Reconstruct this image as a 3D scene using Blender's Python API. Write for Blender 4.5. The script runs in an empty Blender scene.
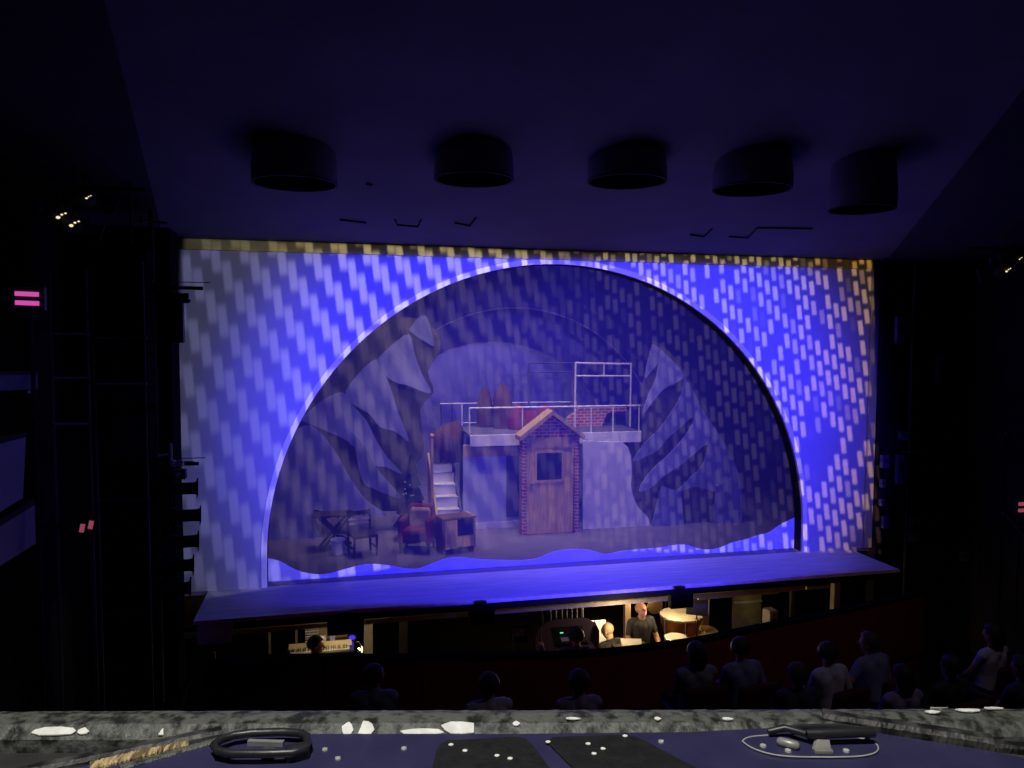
import bpy, bmesh, math, random
from mathutils import Vector as V, Matrix as M
random.seed(7)
PI = math.pi
scn = bpy.context.scene
COL = scn.collection
scn.view_settings.view_transform = 'Standard'
scn.view_settings.look = 'None'

# ------------------------------------------------------------------ camera
FPX = 770.0
CAM = V((-3.5107, -11.5291, 3.643))
YAW, PIT, ROL = 0.2295, 0.0602, 0.0049
FW = V((math.sin(YAW) * math.cos(PIT), math.cos(YAW) * math.cos(PIT), -math.sin(PIT)))
R0 = V((math.cos(YAW), -math.sin(YAW), 0))
U0 = R0.cross(FW)
RT = R0 * math.cos(ROL) + U0 * math.sin(ROL)
UP = -R0 * math.sin(ROL) + U0 * math.cos(ROL)
cd = bpy.data.cameras.new('camera')
cam = bpy.data.objects.new('camera', cd)
COL.objects.link(cam)
m3 = M((RT, UP, -FW)).transposed()
cam.matrix_world = M.Translation(CAM) @ m3.to_4x4()
cd.sensor_width = 36.0
cd.lens = FPX * 36.0 / 1024.0
cd.clip_start = 0.02
scn.camera = cam


def ray(px, py):
    return FW + RT * ((px - 512) / FPX) - UP * ((py - 384) / FPX)


def onY(px, py, Y):                       # the point of the vertical plane Y seen at a pixel
    d = ray(px, py)
    return CAM + d * ((Y - CAM.y) / d.y)


def onZ(px, py, Z):
    d = ray(px, py)
    return CAM + d * ((Z - CAM.z) / d.z)


def onD(px, py, D):
    return CAM + ray(px, py) * D


# ------------------------------------------------------------------ materials
MATS = {}


def mat(name, col, rough=0.7, metal=0.0, col2=None, scale=8.0, bump=0.0, stretch=(1, 1, 1), spec=0.3, ramp=(0.35, 0.65), detail=4, emit=None, es=0.0):
    if name in MATS:
        return MATS[name]
    m = bpy.data.materials.new(name)
    m.use_nodes = True
    nt = m.node_tree
    b = nt.nodes['Principled BSDF']
    b.inputs['Roughness'].default_value = rough
    b.inputs['Metallic'].default_value = metal
    b.inputs['Specular IOR Level'].default_value = spec
    if emit:
        b.inputs['Emission Color'].default_value = (*emit, 1)
        b.inputs['Emission Strength'].default_value = es
    c2 = col2 or tuple(c * 0.82 for c in col)
    tc = nt.nodes.new('ShaderNodeTexCoord')
    mp = nt.nodes.new('ShaderNodeMapping')
    mp.inputs['Scale'].default_value = stretch
    nz = nt.nodes.new('ShaderNodeTexNoise')
    nz.inputs['Scale'].default_value = scale
    nz.inputs['Detail'].default_value = detail
    cr = nt.nodes.new('ShaderNodeValToRGB')
    cr.color_ramp.elements[0].position = ramp[0]
    cr.color_ramp.elements[1].position = ramp[1]
    cr.color_ramp.elements[0].color = (*c2, 1)
    cr.color_ramp.elements[1].color = (*col, 1)
    L = nt.links.new
    L(tc.outputs['Object'], mp.inputs['Vector'])
    L(mp.outputs['Vector'], nz.inputs['Vector'])
    L(nz.outputs['Fac'], cr.inputs['Fac'])
    L(cr.outputs['Color'], b.inputs['Base Color'])
    if bump:
        bp = nt.nodes.new('ShaderNodeBump')
        bp.inputs['Strength'].default_value = bump
        bp.inputs['Distance'].default_value = 0.02
        L(nz.outputs['Fac'], bp.inputs['Height'])
        L(bp.outputs['Normal'], b.inputs['Normal'])
    MATS[name] = m
    return m


def brick_mat():
    m = bpy.data.materials.new('painted_brick')
    m.use_nodes = True
    nt = m.node_tree
    b = nt.nodes['Principled BSDF']
    tc = nt.nodes.new('ShaderNodeTexCoord')
    sp = nt.nodes.new('ShaderNodeSeparateXYZ')
    cb = nt.nodes.new('ShaderNodeCombineXYZ')
    br = nt.nodes.new('ShaderNodeTexBrick')
    br.inputs['Color1'].default_value = (.42, .10, .06, 1)
    br.inputs['Color2'].default_value = (.30, .07, .05, 1)
    br.inputs['Mortar'].default_value = (.6, .5, .5, 1)
    br.inputs['Scale'].default_value = 1.0
    br.inputs['Brick Width'].default_value = .15
    br.inputs['Row Height'].default_value = .062
    br.inputs['Mortar Size'].default_value = .008
    L = nt.links.new
    L(tc.outputs['Object'], sp.inputs[0])
    L(sp.outputs['X'], cb.inputs['X'])
    L(sp.outputs['Z'], cb.inputs['Y'])
    L(cb.outputs[0], br.inputs['Vector'])
    L(br.outputs['Color'], b.inputs['Base Color'])
    b.inputs['Roughness'].default_value = .85
    return m


def gauze_mat():
    m = bpy.data.materials.new('dark_gauze')
    m.use_nodes = True
    nt = m.node_tree
    nt.nodes.clear()
    out = nt.nodes.new('ShaderNodeOutputMaterial')
    mx = nt.nodes.new('ShaderNodeMixShader')
    tr = nt.nodes.new('ShaderNodeBsdfTransparent')
    df = nt.nodes.new('ShaderNodeBsdfDiffuse')
    tc = nt.nodes.new('ShaderNodeTexCoord')
    nz = nt.nodes.new('ShaderNodeTexNoise')
    nz.inputs['Scale'].default_value = .9
    nz.inputs['Detail'].default_value = 3
    cr = nt.nodes.new('ShaderNodeValToRGB')
    cr.color_ramp.elements[0].color = (.065, .056, .078, 1)
    cr.color_ramp.elements[1].color = (.105, .092, .115, 1)
    mx.inputs[0].default_value = .5
    L = nt.links.new
    L(tc.outputs['Object'], nz.inputs['Vector'])
    L(nz.outputs['Fac'], cr.inputs['Fac'])
    L(cr.outputs['Color'], df.inputs['Color'])
    tr.inputs['Color'].default_value = (.97, .88, .66, 1)
    L(tr.outputs[0], mx.inputs[1])
    L(df.outputs[0], mx.inputs[2])
    L(mx.outputs[0], out.inputs[0])
    return m


K = {}
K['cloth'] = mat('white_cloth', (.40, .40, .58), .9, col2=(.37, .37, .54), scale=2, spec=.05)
K['trimcloth'] = mat('white_cloth_band', (.92, .92, .92), .9, scale=3, spec=.05)
K['olive'] = mat('cream_olive_paint', (.48, .42, .15), .6, col2=(.38, .33, .11), scale=5)
K['edge'] = mat('grey_painted_edge', (.42, .42, .38), .7, scale=4)
K['black'] = mat('black_paint', (.012, .012, .013), .75, col2=(.006, .006, .007), spec=.15)
K['blackcloth'] = mat('black_drape', (.008, .008, .009), .95, stretch=(6, 6, .3), spec=.02)
K['blackmetal'] = mat('black_metal', (.02, .02, .021), .45, .3, scale=20)
K['rubber'] = mat('black_rubber', (.02, .02, .02), .7, scale=30)
K['pipe'] = mat('dull_scaffold_pipe', (.30, .27, .20), .5, .5, scale=15)
K['darkpipe'] = mat('dark_pipe', (.07, .065, .05), .55, .3, scale=15)
K['stagefloor'] = mat('stage_floor_paint', (.66, .66, .68), .5, col2=(.50, .50, .54), scale=3, stretch=(.5, 6, 1), spec=.35)
K['setfloor'] = mat('set_floor_paint', (.17, .155, .30), .8, scale=3)
K['edgewhite'] = mat('pale_stage_nosing', (.8, .78, .74), .6, scale=12)
K['fascia'] = mat('black_stage_fascia', (.008, .007, .006), .8, scale=5)
K['beam'] = mat('olive_steel_beam', (.42, .38, .22), .6, scale=6, col2=(.32, .29, .16))
K['ceiling'] = mat('ceiling_paint', (.22, .20, .24), .85, col2=(.19, .175, .21), scale=1.2, bump=.05, spec=.1)
K['can'] = mat('downlight_housing', (.24, .22, .27), .45, scale=4, spec=.3)
K['candark'] = mat('downlight_baffle', (.01, .01, .012), .8)
K['wallred'] = mat('dark_red_pit_paint', (.26, .030, .032), .8, col2=(.20, .022, .025), scale=3, spec=.1)
K['wallblack'] = mat('dark_auditorium_wall', (.035, .03, .03), .85, col2=(.02, .018, .018), scale=1.5, spec=.05)
K['stalls'] = mat('dark_red_carpet', (.06, .012, .012), .95, scale=30, spec=.02)
K['boxfront'] = mat('box_front_paint', (.34, .32, .34), .7, scale=2)
K['brass'] = mat('dull_brass', (.5, .33, .18), .4, .7, scale=30)
K['gauze'] = gauze_mat()
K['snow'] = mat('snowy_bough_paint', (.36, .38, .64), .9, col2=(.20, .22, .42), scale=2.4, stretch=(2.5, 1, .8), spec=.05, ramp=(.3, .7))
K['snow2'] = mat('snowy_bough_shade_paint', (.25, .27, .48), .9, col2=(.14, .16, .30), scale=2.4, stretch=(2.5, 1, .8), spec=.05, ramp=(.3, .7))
K['pine'] = mat('dark_pine_paint', (.13, .125, .08), .9, col2=(.06, .06, .045), scale=4, stretch=(2, 1, .7), spec=.05)
K['setwhite'] = mat('white_set_paint', (.66, .66, .74), .85, col2=(.55, .56, .68), scale=2.2, spec=.05)
K['setblue'] = mat('pale_blue_set_paint', (.42, .47, .72), .85, scale=2.2, spec=.05)
K['setdark'] = mat('dark_blue_set_paint', (.10, .10, .22), .85, scale=3)
K['brick'] = brick_mat()
K['wood'] = mat('light_oak', (.72, .52, .24), .6, col2=(.54, .36, .15), scale=6, stretch=(6, 6, .6))
K['woodtan'] = mat('tan_pine_boards', (.50, .36, .22), .65, col2=(.38, .26, .15), scale=5, stretch=(6, 6, .6))
K['brownwood'] = mat('brown_wood', (.22, .13, .08), .6, col2=(.15, .09, .055), scale=6, stretch=(6, 6, .6))
K['darkwood'] = mat('dark_stained_wood', (.05, .035, .03), .6, scale=8, stretch=(1, 1, 6))
K['glassdark'] = mat('dark_pane', (.03, .04, .07), .15, spec=.5)
K['redfab'] = mat('dark_red_fabric', (.17, .025, .04), .9, scale=12)
K['tanfab'] = mat('tan_cushion_fabric', (.48, .36, .18), .9, scale=12)
K['brown'] = mat('brown_fur_fabric', (.10, .05, .045), .95, scale=14)
K['whitemetal'] = mat('white_rail_paint', (.7, .7, .78), .5, scale=10)
K['portal'] = mat('dark_portal_paint', (.19, .18, .26), .9, scale=1.5)
K['portal2'] = mat('mid_portal_paint', (.36, .35, .48), .9, scale=1.5)
K['backdrop'] = mat('backdrop_paint', (.55, .54, .75), .9, col2=(.44, .44, .66), scale=.8)
K['whitepl'] = mat('white_plastic', (.75, .73, .68), .4, scale=10)
K['paper'] = mat('white_paper', (.85, .83, .78), .8, scale=10)
K['drumhead'] = mat('drum_skin', (.62, .52, .36), .6, scale=5)
K['copper'] = mat('copper_bowl', (.50, .20, .09), .3, .8, scale=5)
K['gold'] = mat('brass_cymbal', (.75, .52, .20), .28, .9, scale=20)
K['chrome'] = mat('chrome_hardware', (.6, .58, .55), .25, .9, scale=20)
K['skin'] = mat('skin', (.52, .27, .17), .55, scale=10)
K['skinpale'] = mat('pale_skin', (.70, .50, .30), .55, scale=10)
K['lips'] = mat('lips', (.35, .12, .09), .5)
K['eye'] = mat('eye', (.05, .04, .035), .2)
K['shirtblack'] = mat('black_tshirt', (.035, .034, .036), .9, scale=15)
K['trouser'] = mat('dark_trousers', (.02, .02, .025), .9, scale=15)
K['shoe'] = mat('dark_shoes', (.012, .011, .01), .5)
K['hairdark'] = mat('dark_hair', (.02, .014, .01), .6, scale=30, stretch=(1, 1, .2), bump=.4)
K['hairbrown'] = mat('brown_hair', (.06, .035, .02), .6, scale=30, stretch=(1, 1, .2), bump=.4)
K['hairgrey'] = mat('grey_hair', (.30, .29, .30), .6, scale=30, stretch=(1, 1, .2), bump=.4)
K['case'] = mat('indigo_case_lid', (.036, .033, .092), .33, col2=(.028, .026, .076), scale=20, bump=.05, spec=.55)
K['caseedge'] = mat('worn_grey_edging', (.115, .12, .11), .5, .1, col2=(.02, .021, .02), scale=60, bump=.35, ramp=(.38, .56), detail=10)
K['caserib'] = mat('worn_dark_rib', (.085, .085, .08), .5, .1, col2=(.012, .012, .012), scale=30, bump=.3, ramp=(.42, .66), detail=8)
K['ledge'] = mat('worn_ledge_top', (.07, .07, .068), .4, .1, col2=(.03, .03, .03), scale=9, bump=.1, spec=.5, ramp=(.3, .75))
K['chip'] = mat('white_paint_chip', (.9, .9, .86), .6, scale=60, col2=(.7, .7, .66))
K['straw'] = mat('split_ply_edge', (.55, .42, .22), .7, col2=(.16, .11, .05), scale=14, stretch=(14, 2, 2), bump=.5, ramp=(.42, .55))
K['pad'] = mat('black_grip_pad', (.016, .016, .016), .6, col2=(.010, .010, .010), scale=60, bump=.2)
K['steel'] = mat('pale_dull_steel', (.55, .55, .52), .4, .2, scale=40)
K['handle'] = mat('dark_handle_rubber', (.02, .02, .023), .4, scale=25, bump=.1, spec=.5)
K['pink'] = mat('pink_led', (.1, .02, .08), .5, emit=(.85, .10, .50), es=.75)
K['pinkdim'] = mat('dim_pink_led', (.1, .03, .06), .5, emit=(.8, .15, .25), es=.32)
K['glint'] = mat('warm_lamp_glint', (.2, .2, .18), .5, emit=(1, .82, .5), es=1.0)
K['green'] = mat('green_screen_glow', (.02, .1, .06), .5, emit=(.12, .9, .5), es=1.0)
K['blueled'] = mat('blue_led_glow', (.01, .01, .1), .5, emit=(.06, .03, .9), es=1.0)
K['paleled'] = mat('pale_screen_glow', (.1, .1, .1), .5, emit=(.5, .6, .8), es=.6)
K['warmlamp'] = mat('warm_stand_lamp', (.4, .3, .2), .5, emit=(1, .75, .4), es=2.0)
K['fixture'] = mat('grey_blue_fixture', (.16, .15, .20), .5, scale=12)
K['fixturedark'] = mat('dark_fixture', (.05, .045, .05), .5, scale=12)
K['fleece'] = mat('sparkly_dark_foliage', (.02, .03, .02), .8, scale=20)
K['purple'] = mat('dark_purple_drape', (.035, .018, .05), .8, scale=6)


# ------------------------------------------------------------------ mesh builder
class MB:
    def __init__(s):
        s.v = []
        s.f = []
        s.mi = []

    def add(s, vs, fs, mi=0):
        n = len(s.v)
        s.v += [tuple(p) for p in vs]
        s.f += [tuple(i + n for i in f) for f in fs]
        s.mi += [mi] * len(fs)
        return s

    def box(s, c, d, rz=0, rx=0, ry=0, mi=0):
        R = M.Rotation(rz, 3, 'Z') @ M.Rotation(ry, 3, 'Y') @ M.Rotation(rx, 3, 'X')
        c = V(c)
        vs = [c + R @ V((x * d[0] / 2, y * d[1] / 2, z * d[2] / 2)) for x in (-1, 1) for y in (-1, 1) for z in (-1, 1)]
        s.add(vs, [(0, 1, 3, 2), (4, 6, 7, 5), (0, 4, 5, 1), (2, 3, 7, 6), (0, 2, 6, 4), (1, 5, 7, 3)], mi)
        return s

    def cyl(s, a, b, r0, r1=None, n=14, mi=0, caps=True):
        a, b = V(a), V(b)
        r1 = r0 if r1 is None else r1
        d = (b - a).normalized()
        u = d.orthogonal().normalized()
        w = d.cross(u)
        vs = []
        for p, r in ((a, r0), (b, r1)):
            for i in range(n):
                t = 2 * PI * i / n
                vs.append(p + (u * math.cos(t) + w * math.sin(t)) * r)
        fs = [(i, (i + 1) % n, n + (i + 1) % n, n + i) for i in range(n)]
        if caps:
            fs += [tuple(reversed(range(n))), tuple(range(n, 2 * n))]
        s.add(vs, fs, mi)
        return s

    def tube(s, pts, r, n=8, closed=False, mi=0):
        pts = [V(p) for p in pts]
        N = len(pts)
        vs = []
        prev = None
        for i, p in enumerate(pts):
            if closed:
                d = (pts[(i + 1) % N] - pts[i - 1]).normalized()
            else:
                d = (pts[min(i + 1, N - 1)] - pts[max(i - 1, 0)]).normalized()
            u = d.orthogonal().normalized() if prev is None else (prev - d * prev.dot(d)).normalized()
            prev = u
            w = d.cross(u)
            for k in range(n):
                t = 2 * PI * k / n
                vs.append(p + (u * math.cos(t) + w * math.sin(t)) * r)
        fs = []
        for i in range(N if closed else N - 1):
            a, b = i * n, ((i + 1) % N) * n
            for k in range(n):
                fs.append((a + k, a + (k + 1) % n, b + (k + 1) % n, b + k))
        if not closed:
            fs += [tuple(reversed(range(n))), tuple(range((N - 1) * n, N * n))]
        s.add(vs, fs, mi)
        return s

    def lathe(s, prof, c=(0, 0, 0), n=28, mi=0, axis=None):
        c = V(c)
        Q = V((0, 0, 1)).rotation_difference(V(axis)).to_matrix() if axis else M.Identity(3)
        vs = [c + Q @ V((r * math.cos(2 * PI * i / n), r * math.sin(2 * PI * i / n), z)) for r, z in prof for i in range(n)]
        fs = []
        for j in range(len(prof) - 1):
            for i in range(n):
                fs.append((j * n + i, j * n + (i + 1) % n, (j + 1) * n + (i + 1) % n, (j + 1) * n + i))
        if prof[0][0] > 1e-4:
            fs.append(tuple(reversed(range(n))))
        if prof[-1][0] > 1e-4:
            fs.append(tuple(range((len(prof) - 1) * n, len(prof) * n)))
        s.add(vs, fs, mi)
        return s

    def prism(s, poly, ext, mi=0):        # flat polygon of 3D points pushed along ext
        e = V(ext)
        n = len(poly)
        vs = [V(p) for p in poly] + [V(p) + e for p in poly]
        fs = [tuple(reversed(range(n))), tuple(range(n, 2 * n))] + [(i, (i + 1) % n, n + (i + 1) % n, n + i) for i in range(n)]
        s.add(vs, fs, mi)
        return s

    def ball(s, c, r, n=12, m=8, mi=0):
        c = V(c)
        rr = V(r) if hasattr(r, '__len__') else V((r, r, r))
        vs = [c + V((0, 0, rr.z))]
        for j in range(1, m):
            for i in range(n):
                a, b = PI * j / m, 2 * PI * i / n
                vs.append(c + V((rr.x * math.sin(a) * math.cos(b), rr.y * math.sin(a) * math.sin(b), rr.z * math.cos(a))))
        vs.append(c - V((0, 0, rr.z)))
        fs = [(0, 1 + i, 1 + (i + 1) % n) for i in range(n)]
        for j in range(m - 2):
            for i in range(n):
                a, b = 1 + j * n, 1 + (j + 1) * n
                fs.append((a + i, b + i, b + (i + 1) % n, a + (i + 1) % n))
        z = len(vs) - 1
        a = 1 + (m - 2) * n
        fs += [(z, a + (i + 1) % n, a + i) for i in range(n)]
        s.add(vs, fs, mi)
        return s

    def build(s, name, material, parent=None, smooth=False, bevel=0, loc=None, label=None):
        me = bpy.data.meshes.new(name)
        off = V(loc) if loc is not None else V((0, 0, 0))
        me.from_pydata([tuple(V(p) - off) for p in s.v], [], s.f)
        ms = material if isinstance(material, (list, tuple)) else [material]
        for m in ms:
            me.materials.append(m)
        for p, i in zip(me.polygons, s.mi):
            p.material_index = i
            p.use_smooth = smooth
        bm = bmesh.new()
        bm.from_mesh(me)
        bmesh.ops.recalc_face_normals(bm, faces=bm.faces)
        bm.to_mesh(me)
        bm.free()
        o = bpy.data.objects.new(name, me)
        COL.objects.link(o)
        o.location = off
        if parent is not None:
            o.parent = parent
            o.location = off
        if bevel:
            b = o.modifiers.new('bevel', 'BEVEL')
            b.width = bevel
            b.segments = 2
            b.limit_method = 'ANGLE'
        if smooth:
            try:
                me.set_sharp_from_angle(angle=.7)
            except Exception:
                pass
        if label:
            o['label'] = label
        return o


def tag(o, label, cat, group=None):
    o['label'] = label
    o['category'] = cat
    if group:
        o['group'] = group
    return o


def struct(o):
    o['kind'] = 'structure'
    return o


def thing(name, label, cat, loc=(0, 0, 0), rz=0, group=None):
    o = bpy.data.objects.new(name, None)
    o.empty_display_size = .1
    COL.objects.link(o)
    o.location = loc
    o.rotation_euler = (0, 0, rz)
    return tag(o, label, cat, group)


def dup(root, loc, rz=0, label=None, group=None, scale=None):
    r = root.copy()
    COL.objects.link(r)
    r.location = loc
    r.rotation_euler = (0, 0, rz)
    if scale:
        r.scale = scale
    if label:
        r['label'] = label
    if group:
        r['group'] = group
    for ch in list(root.children):
        c = ch.copy()
        COL.objects.link(c)
        c.parent = r
        for g in list(ch.children):
            d = g.copy()
            COL.objects.link(d)
            d.parent = c
    return r


def poly_local(pts, base):
    return [V(p) - V(base) for p in pts]

# ------------------------------------------------------------------ shell of the theatre
STALL = -.95
PITF = -1.9
HEAD = 4.965
# stage floor: apron and set floor in one
fl = MB().box((-.02, -0.58, -.03), (10.5, 1.2, .06)).build('floor', K['stagefloor'])
struct(fl)
MB().box((-.02, -1.2, -.02), (10.5, .05, .05)).build('nosing', K['edgewhite'], fl)
sf = struct(MB().box((0, 4.3, -.03), (16, 8.56, .06)).build('floor', K['setfloor']))
# apron front, with its right tail past the proscenium
fa = struct(MB().box((-.02, -1.17, -.105), (10.5, .05, .09)).build('trim_1', K['fascia']))
# beams under the apron edge
bmz = []
for (xa, ya, xb, yb) in ((246, 632, 329, 625), (361, 623, 464, 610), (498, 611, 668, 600)):
    a, b = onY(xa, ya, -.98), onY(xb, yb, -.98)
    bmz.append((a, b))
bz = sum((a.z + b.z) / 2 for a, b in bmz) / len(bmz)
ub = thing('apron_beam', 'olive steel beam lit along the underside of the blue stage apron', 'beam', (0, -.98, bz))
MB().box((-.9, .0, 0), (9.2, .05, .07)).build('flange', K['beam'], ub, bevel=.006)
MB().box((-.9, .045, .035), (9.2, .03, .12)).build('web', K['fascia'], ub)

# proscenium wall (right), header ceiling
wr = struct(MB().box((8.6, -.05, 2.4), (5.95, .2, 8.4)).build('wall_right', K['wallblack']))
wl = struct(MB().box((-9.1, -.05, 2.4), (6.9, .2, 8.4)).build('wall_left', K['wallblack']))
wh = struct(MB().box((0, .1, 5.9), (12, .3, 1.7)).build('wall_front', K['ceiling']))
# sloped sounding-board ceiling
zc = lambda y: 4.99 + .25 * (-.04 - y)
cl = struct(MB().prism([(-12, -.04, zc(-.04)), (12, -.04, zc(-.04)), (12, -14, zc(-14)), (-12, -14, zc(-14))], (0, 0, .25)).build('ceiling', K['ceiling']))
# auditorium outer walls
struct(MB().box((-7.15, -7, 3), (.3, 13.7, 10)).build('wall_left', K['wallblack']))
struct(MB().box((7.6, -7, 3), (.3, 13.7, 10)).build('wall_right', K['wallblack']))
# stage house
struct(MB().box((0, 8.6, 3.5), (16, .2, 7)).build('wall_back', K['blackcloth']))
struct(MB().box((-8, 4.3, 3.5), (.2, 8.6, 7)).build('wall_left', K['blackcloth']))
struct(MB().box((8, 4.3, 3.5), (.2, 8.6, 7)).build('wall_right', K['blackcloth']))
struct(MB().box((0, 4.3, 7.05), (16.4, 8.8, .1)).build('ceiling', K['blackcloth']))
# pit and stalls floors
struct(MB().box((0, .0, PITF - .05), (19, 7.6, .1)).build('floor', K['fascia']))
struct(MB().box((0, 3.4, -.95), (19, .15, 1.6)).build('wall_back', mat('pit_back_wall', (.20, .18, .11), .85, col2=(.10, .09, .05), scale=1.2)))
struct(MB().box((0, -8.8, STALL - .05), (19, 10.2, .1)).build('floor', K['stalls']))
# proscenium edging: top and right
tp = struct(MB().prism([(-5.62, -.075, HEAD - .125), (5.56, -.075, HEAD - .125), (5.56, -.075, HEAD + .02), (-5.62, -.075, HEAD + .02)], (0, .05, 0)).build('trim_2', K['olive']))
tr = struct(MB().box((5.55, -.05, 2.47), (.13, .05, 4.9)).build('trim_3', K['edge']))

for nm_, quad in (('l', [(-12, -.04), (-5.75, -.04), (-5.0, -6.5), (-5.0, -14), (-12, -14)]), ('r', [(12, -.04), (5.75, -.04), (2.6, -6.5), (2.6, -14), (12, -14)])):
    struct(MB().prism([(x, y, zc(y) - .03) for x, y in quad], (0, 0, .028)).build('ceiling', mat('ceiling_falloff_tint', (.085, .078, .092), .9, scale=1.2, spec=.05)))  # added side sheets, darker colour stands in for light falling off

# ceiling cut lines
def cut(pts, nm='slot'):
    P = []
    for x, y in pts:
        d = ray(x, y)
        # meet the ceiling plane z = 5.03 + .25*(-.45 - Y)
        t = (4.98 - .25 * CAM.y - CAM.z) / (d.z + .25 * d.y)
        p = CAM + d * t
        P.append(p + V((0, -.003, -.012)))
    MB().tube(P, .012, 5).build(nm, K['black'], cl)
cut([(340, 219), (366, 222)]); cut([(395, 219), (397, 224), (418, 226), (421, 219)])
cut([(690, 234), (704, 236), (712, 228)]); cut([(729, 236), (748, 237), (757, 227), (812, 228)])
cut([(455, 222), (470, 225), (476, 217)]); cut([(366, 183), (372, 184)])

# ceiling downlights
cans = [(295, 183, 8.45, 84, 'leftmost of the five round ceiling housings, left of the stage arch'),
        (474, 179, 8.7, 80, 'second from the left of the round ceiling housings, bluish front'),
        (627, 181, 9.0, 79, 'middle round ceiling housing, the darkest, above the arch top'),
        (752, 189, 9.2, 78, 'second from the right of the round ceiling housings'),
        (862, 209, 9.4, 64, 'rightmost, faintest round ceiling housing near the black right wall')]
for px, py, D, w, lab in cans:
    p = onD(px, py, D)
    r = w / FPX * D / 2
    t = thing('ceiling_downlight', 'dark cylindrical downlight, ' + lab, 'ceiling light', p, 0, 'round housings on the ceiling')
    top = max(zc(p.y + r), zc(p.y - r)) - p.z + .02
    MB().lathe([(r * .98, 0), (r, .03), (r, top * .35), (r * .97, top * .6), (r * .9, top + .05)], n=40).build('housing', K['can'], t, smooth=True)
    MB().lathe([(r * .0, .02), (r * .94, .02), (r * .94, -.012), (r * 1.0, -.012), (r * 1.0, .0)], n=40).build('baffle', K['candark'], t)

# ------------------------------------------------------------------ the show's front: surround flat, gauze
CX, CZ, RA = -.08, .40, 4.38


def arch_pts(R, n=64, z0=0.0):
    return [(CX - R, z0)] + [(CX - R * math.cos(PI * i / n), CZ + R * math.sin(PI * i / n)) for i in range(n + 1)] + [(CX + R, z0)]


def plate_with_arch(mb, inner, x0, x1, ztop, y, th, z0=0.0):
    n = len(inner)
    outer = []
    for (x, z) in inner:
        dx, dz = x - CX, z - CZ
        if z <= CZ + 1e-6:
            outer.append((x0 if dx < 0 else x1, z))
            continue
        best = 1e9
        if dz > 1e-6: best = min(best, (ztop - CZ) / dz)
        if dx > 1e-6: best = min(best, (x1 - CX) / dx)
        if dx < -1e-6: best = min(best, (x0 - CX) / dx)
        outer.append((CX + dx * best, CZ + dz * best))
    vs, fs = [], []
    for yy in (y, y + th):
        vs += [(x, yy, z) for x, z in inner] + [(x, yy, z) for x, z in outer]
    for i in range(n - 1):
        fs.append((i, i + 1, n + i + 1, n + i))
        fs.append((2 * n + i, 3 * n + i, 3 * n + i + 1, 2 * n + i + 1))
        fs.append((i, 2 * n + i, 2 * n + i + 1, i + 1))
        fs.append((n + i, n + i + 1, 3 * n + i + 1, 3 * n + i))
    # corners of the rectangle
    mb.add(vs, fs)
    for cx in (x0, x1):
        k = [i for i in range(n - 1) if (abs(outer[i][0] - cx) < 1e-6) != (abs(outer[i + 1][0] - cx) < 1e-6)]
        for i in k:
            a, b = outer[i], outer[i + 1]
            if abs(a[1] - ztop) > 1e-6 and abs(b[1] - ztop) > 1e-6: continue
            mb.prism([(a[0], y, a[1]), (cx, y, ztop), (b[0], y, b[1])], (0, th, 0))
    return mb


sur = thing('arch_surround', 'white cloth surround with a big round arch, lit blue and dappled', 'stage flat', (0, 0, 0))
plate_with_arch(MB(), arch_pts(RA), -5.62, 5.53, 5.02, 0, .04).build('panel', K['cloth'], sur)
mb = MB()
ai, ao = arch_pts(RA), arch_pts(RA + .08)
vs, fs = [], []
n = len(ai)
for yy in (-.02, 0.0):
    vs += [(x, yy, z) for x, z in ai] + [(x, yy, z) for x, z in ao]
for i in range(n - 1):
    fs += [(i, i + 1, n + i + 1, n + i), (i, 2 * n + i, 2 * n + i + 1, i + 1), (n + i, n + i + 1, 3 * n + i + 1, 3 * n + i)]
mb.add(vs, fs)
mb.build('arch_band', K['trimcloth'], sur)
mb = MB()
vs, fs = [], []
for yy in (0.0, .235):
    vs += [(x, yy, z) for x, z in arch_pts(RA + .002)]
for i in range(n - 1):
    fs.append((i, i + 1, n + i + 1, n + i))
mb.add(vs, fs)
mb.build('arch_reveal', K['black'], sur)

GY = .26
wave = [(250, 551), (265, 557), (280, 561), (297, 570), (315, 574), (330, 573), (345, 569), (362, 564.5), (378, 564), (393, 566), (408, 568.5), (420, 568), (435, 562), (448, 558), (458, 557),
        (480, 559), (503, 560), (520, 560), (537, 558), (552, 552), (570, 549), (590, 550), (605, 554), (621, 551), (640, 549), (656, 548), (670, 545.5), (684, 544.5), (697, 548), (709, 549.5), (721, 547), (733, 542),
        (746, 539), (758, 535), (769, 532), (779, 525), (791, 519), (804, 513), (818, 508)]
def smooth_line(pts, k=3):
    out = []
    for i in range(len(pts) - 1):
        p0, p1, p2, p3 = pts[max(i - 1, 0)], pts[i], pts[i + 1], pts[min(i + 2, len(pts) - 1)]
        for j in range(k):
            t = j / k
            out.append(tuple(.5 * (2 * p1[a] + (p2[a] - p0[a]) * t + (2 * p0[a] - 5 * p1[a] + 4 * p2[a] - p3[a]) * t * t + (3 * p1[a] - p0[a] - 3 * p2[a] + p3[a]) * t ** 3) for a in range(2)))
    out.append(pts[-1])
    return out
W3 = [onY(x, y, GY) for x, y in smooth_line(wave)]
gz = thing('gauze_curtain', 'dark see-through gauze filling the arch, white wavy snow border along its foot', 'curtain', (0, GY, 0))
mb = MB()
vs, fs = [], []
for p in W3:
    vs.append((p.x, 0, p.z))
nw = len(W3)
for p in W3:
    R = RA + .08
    dx = max(-R + .001, min(R - .001, p.x - CX))
    vs.append((p.x, 0, max(CZ + math.sqrt(R * R - dx * dx), p.z + .02)))
fs = [(i, i + 1, nw + i + 1, nw + i) for i in range(nw - 1)]
mb.add(vs, fs)
mb.build('gauze', K['gauze'], gz)
mb = MB()
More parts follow.
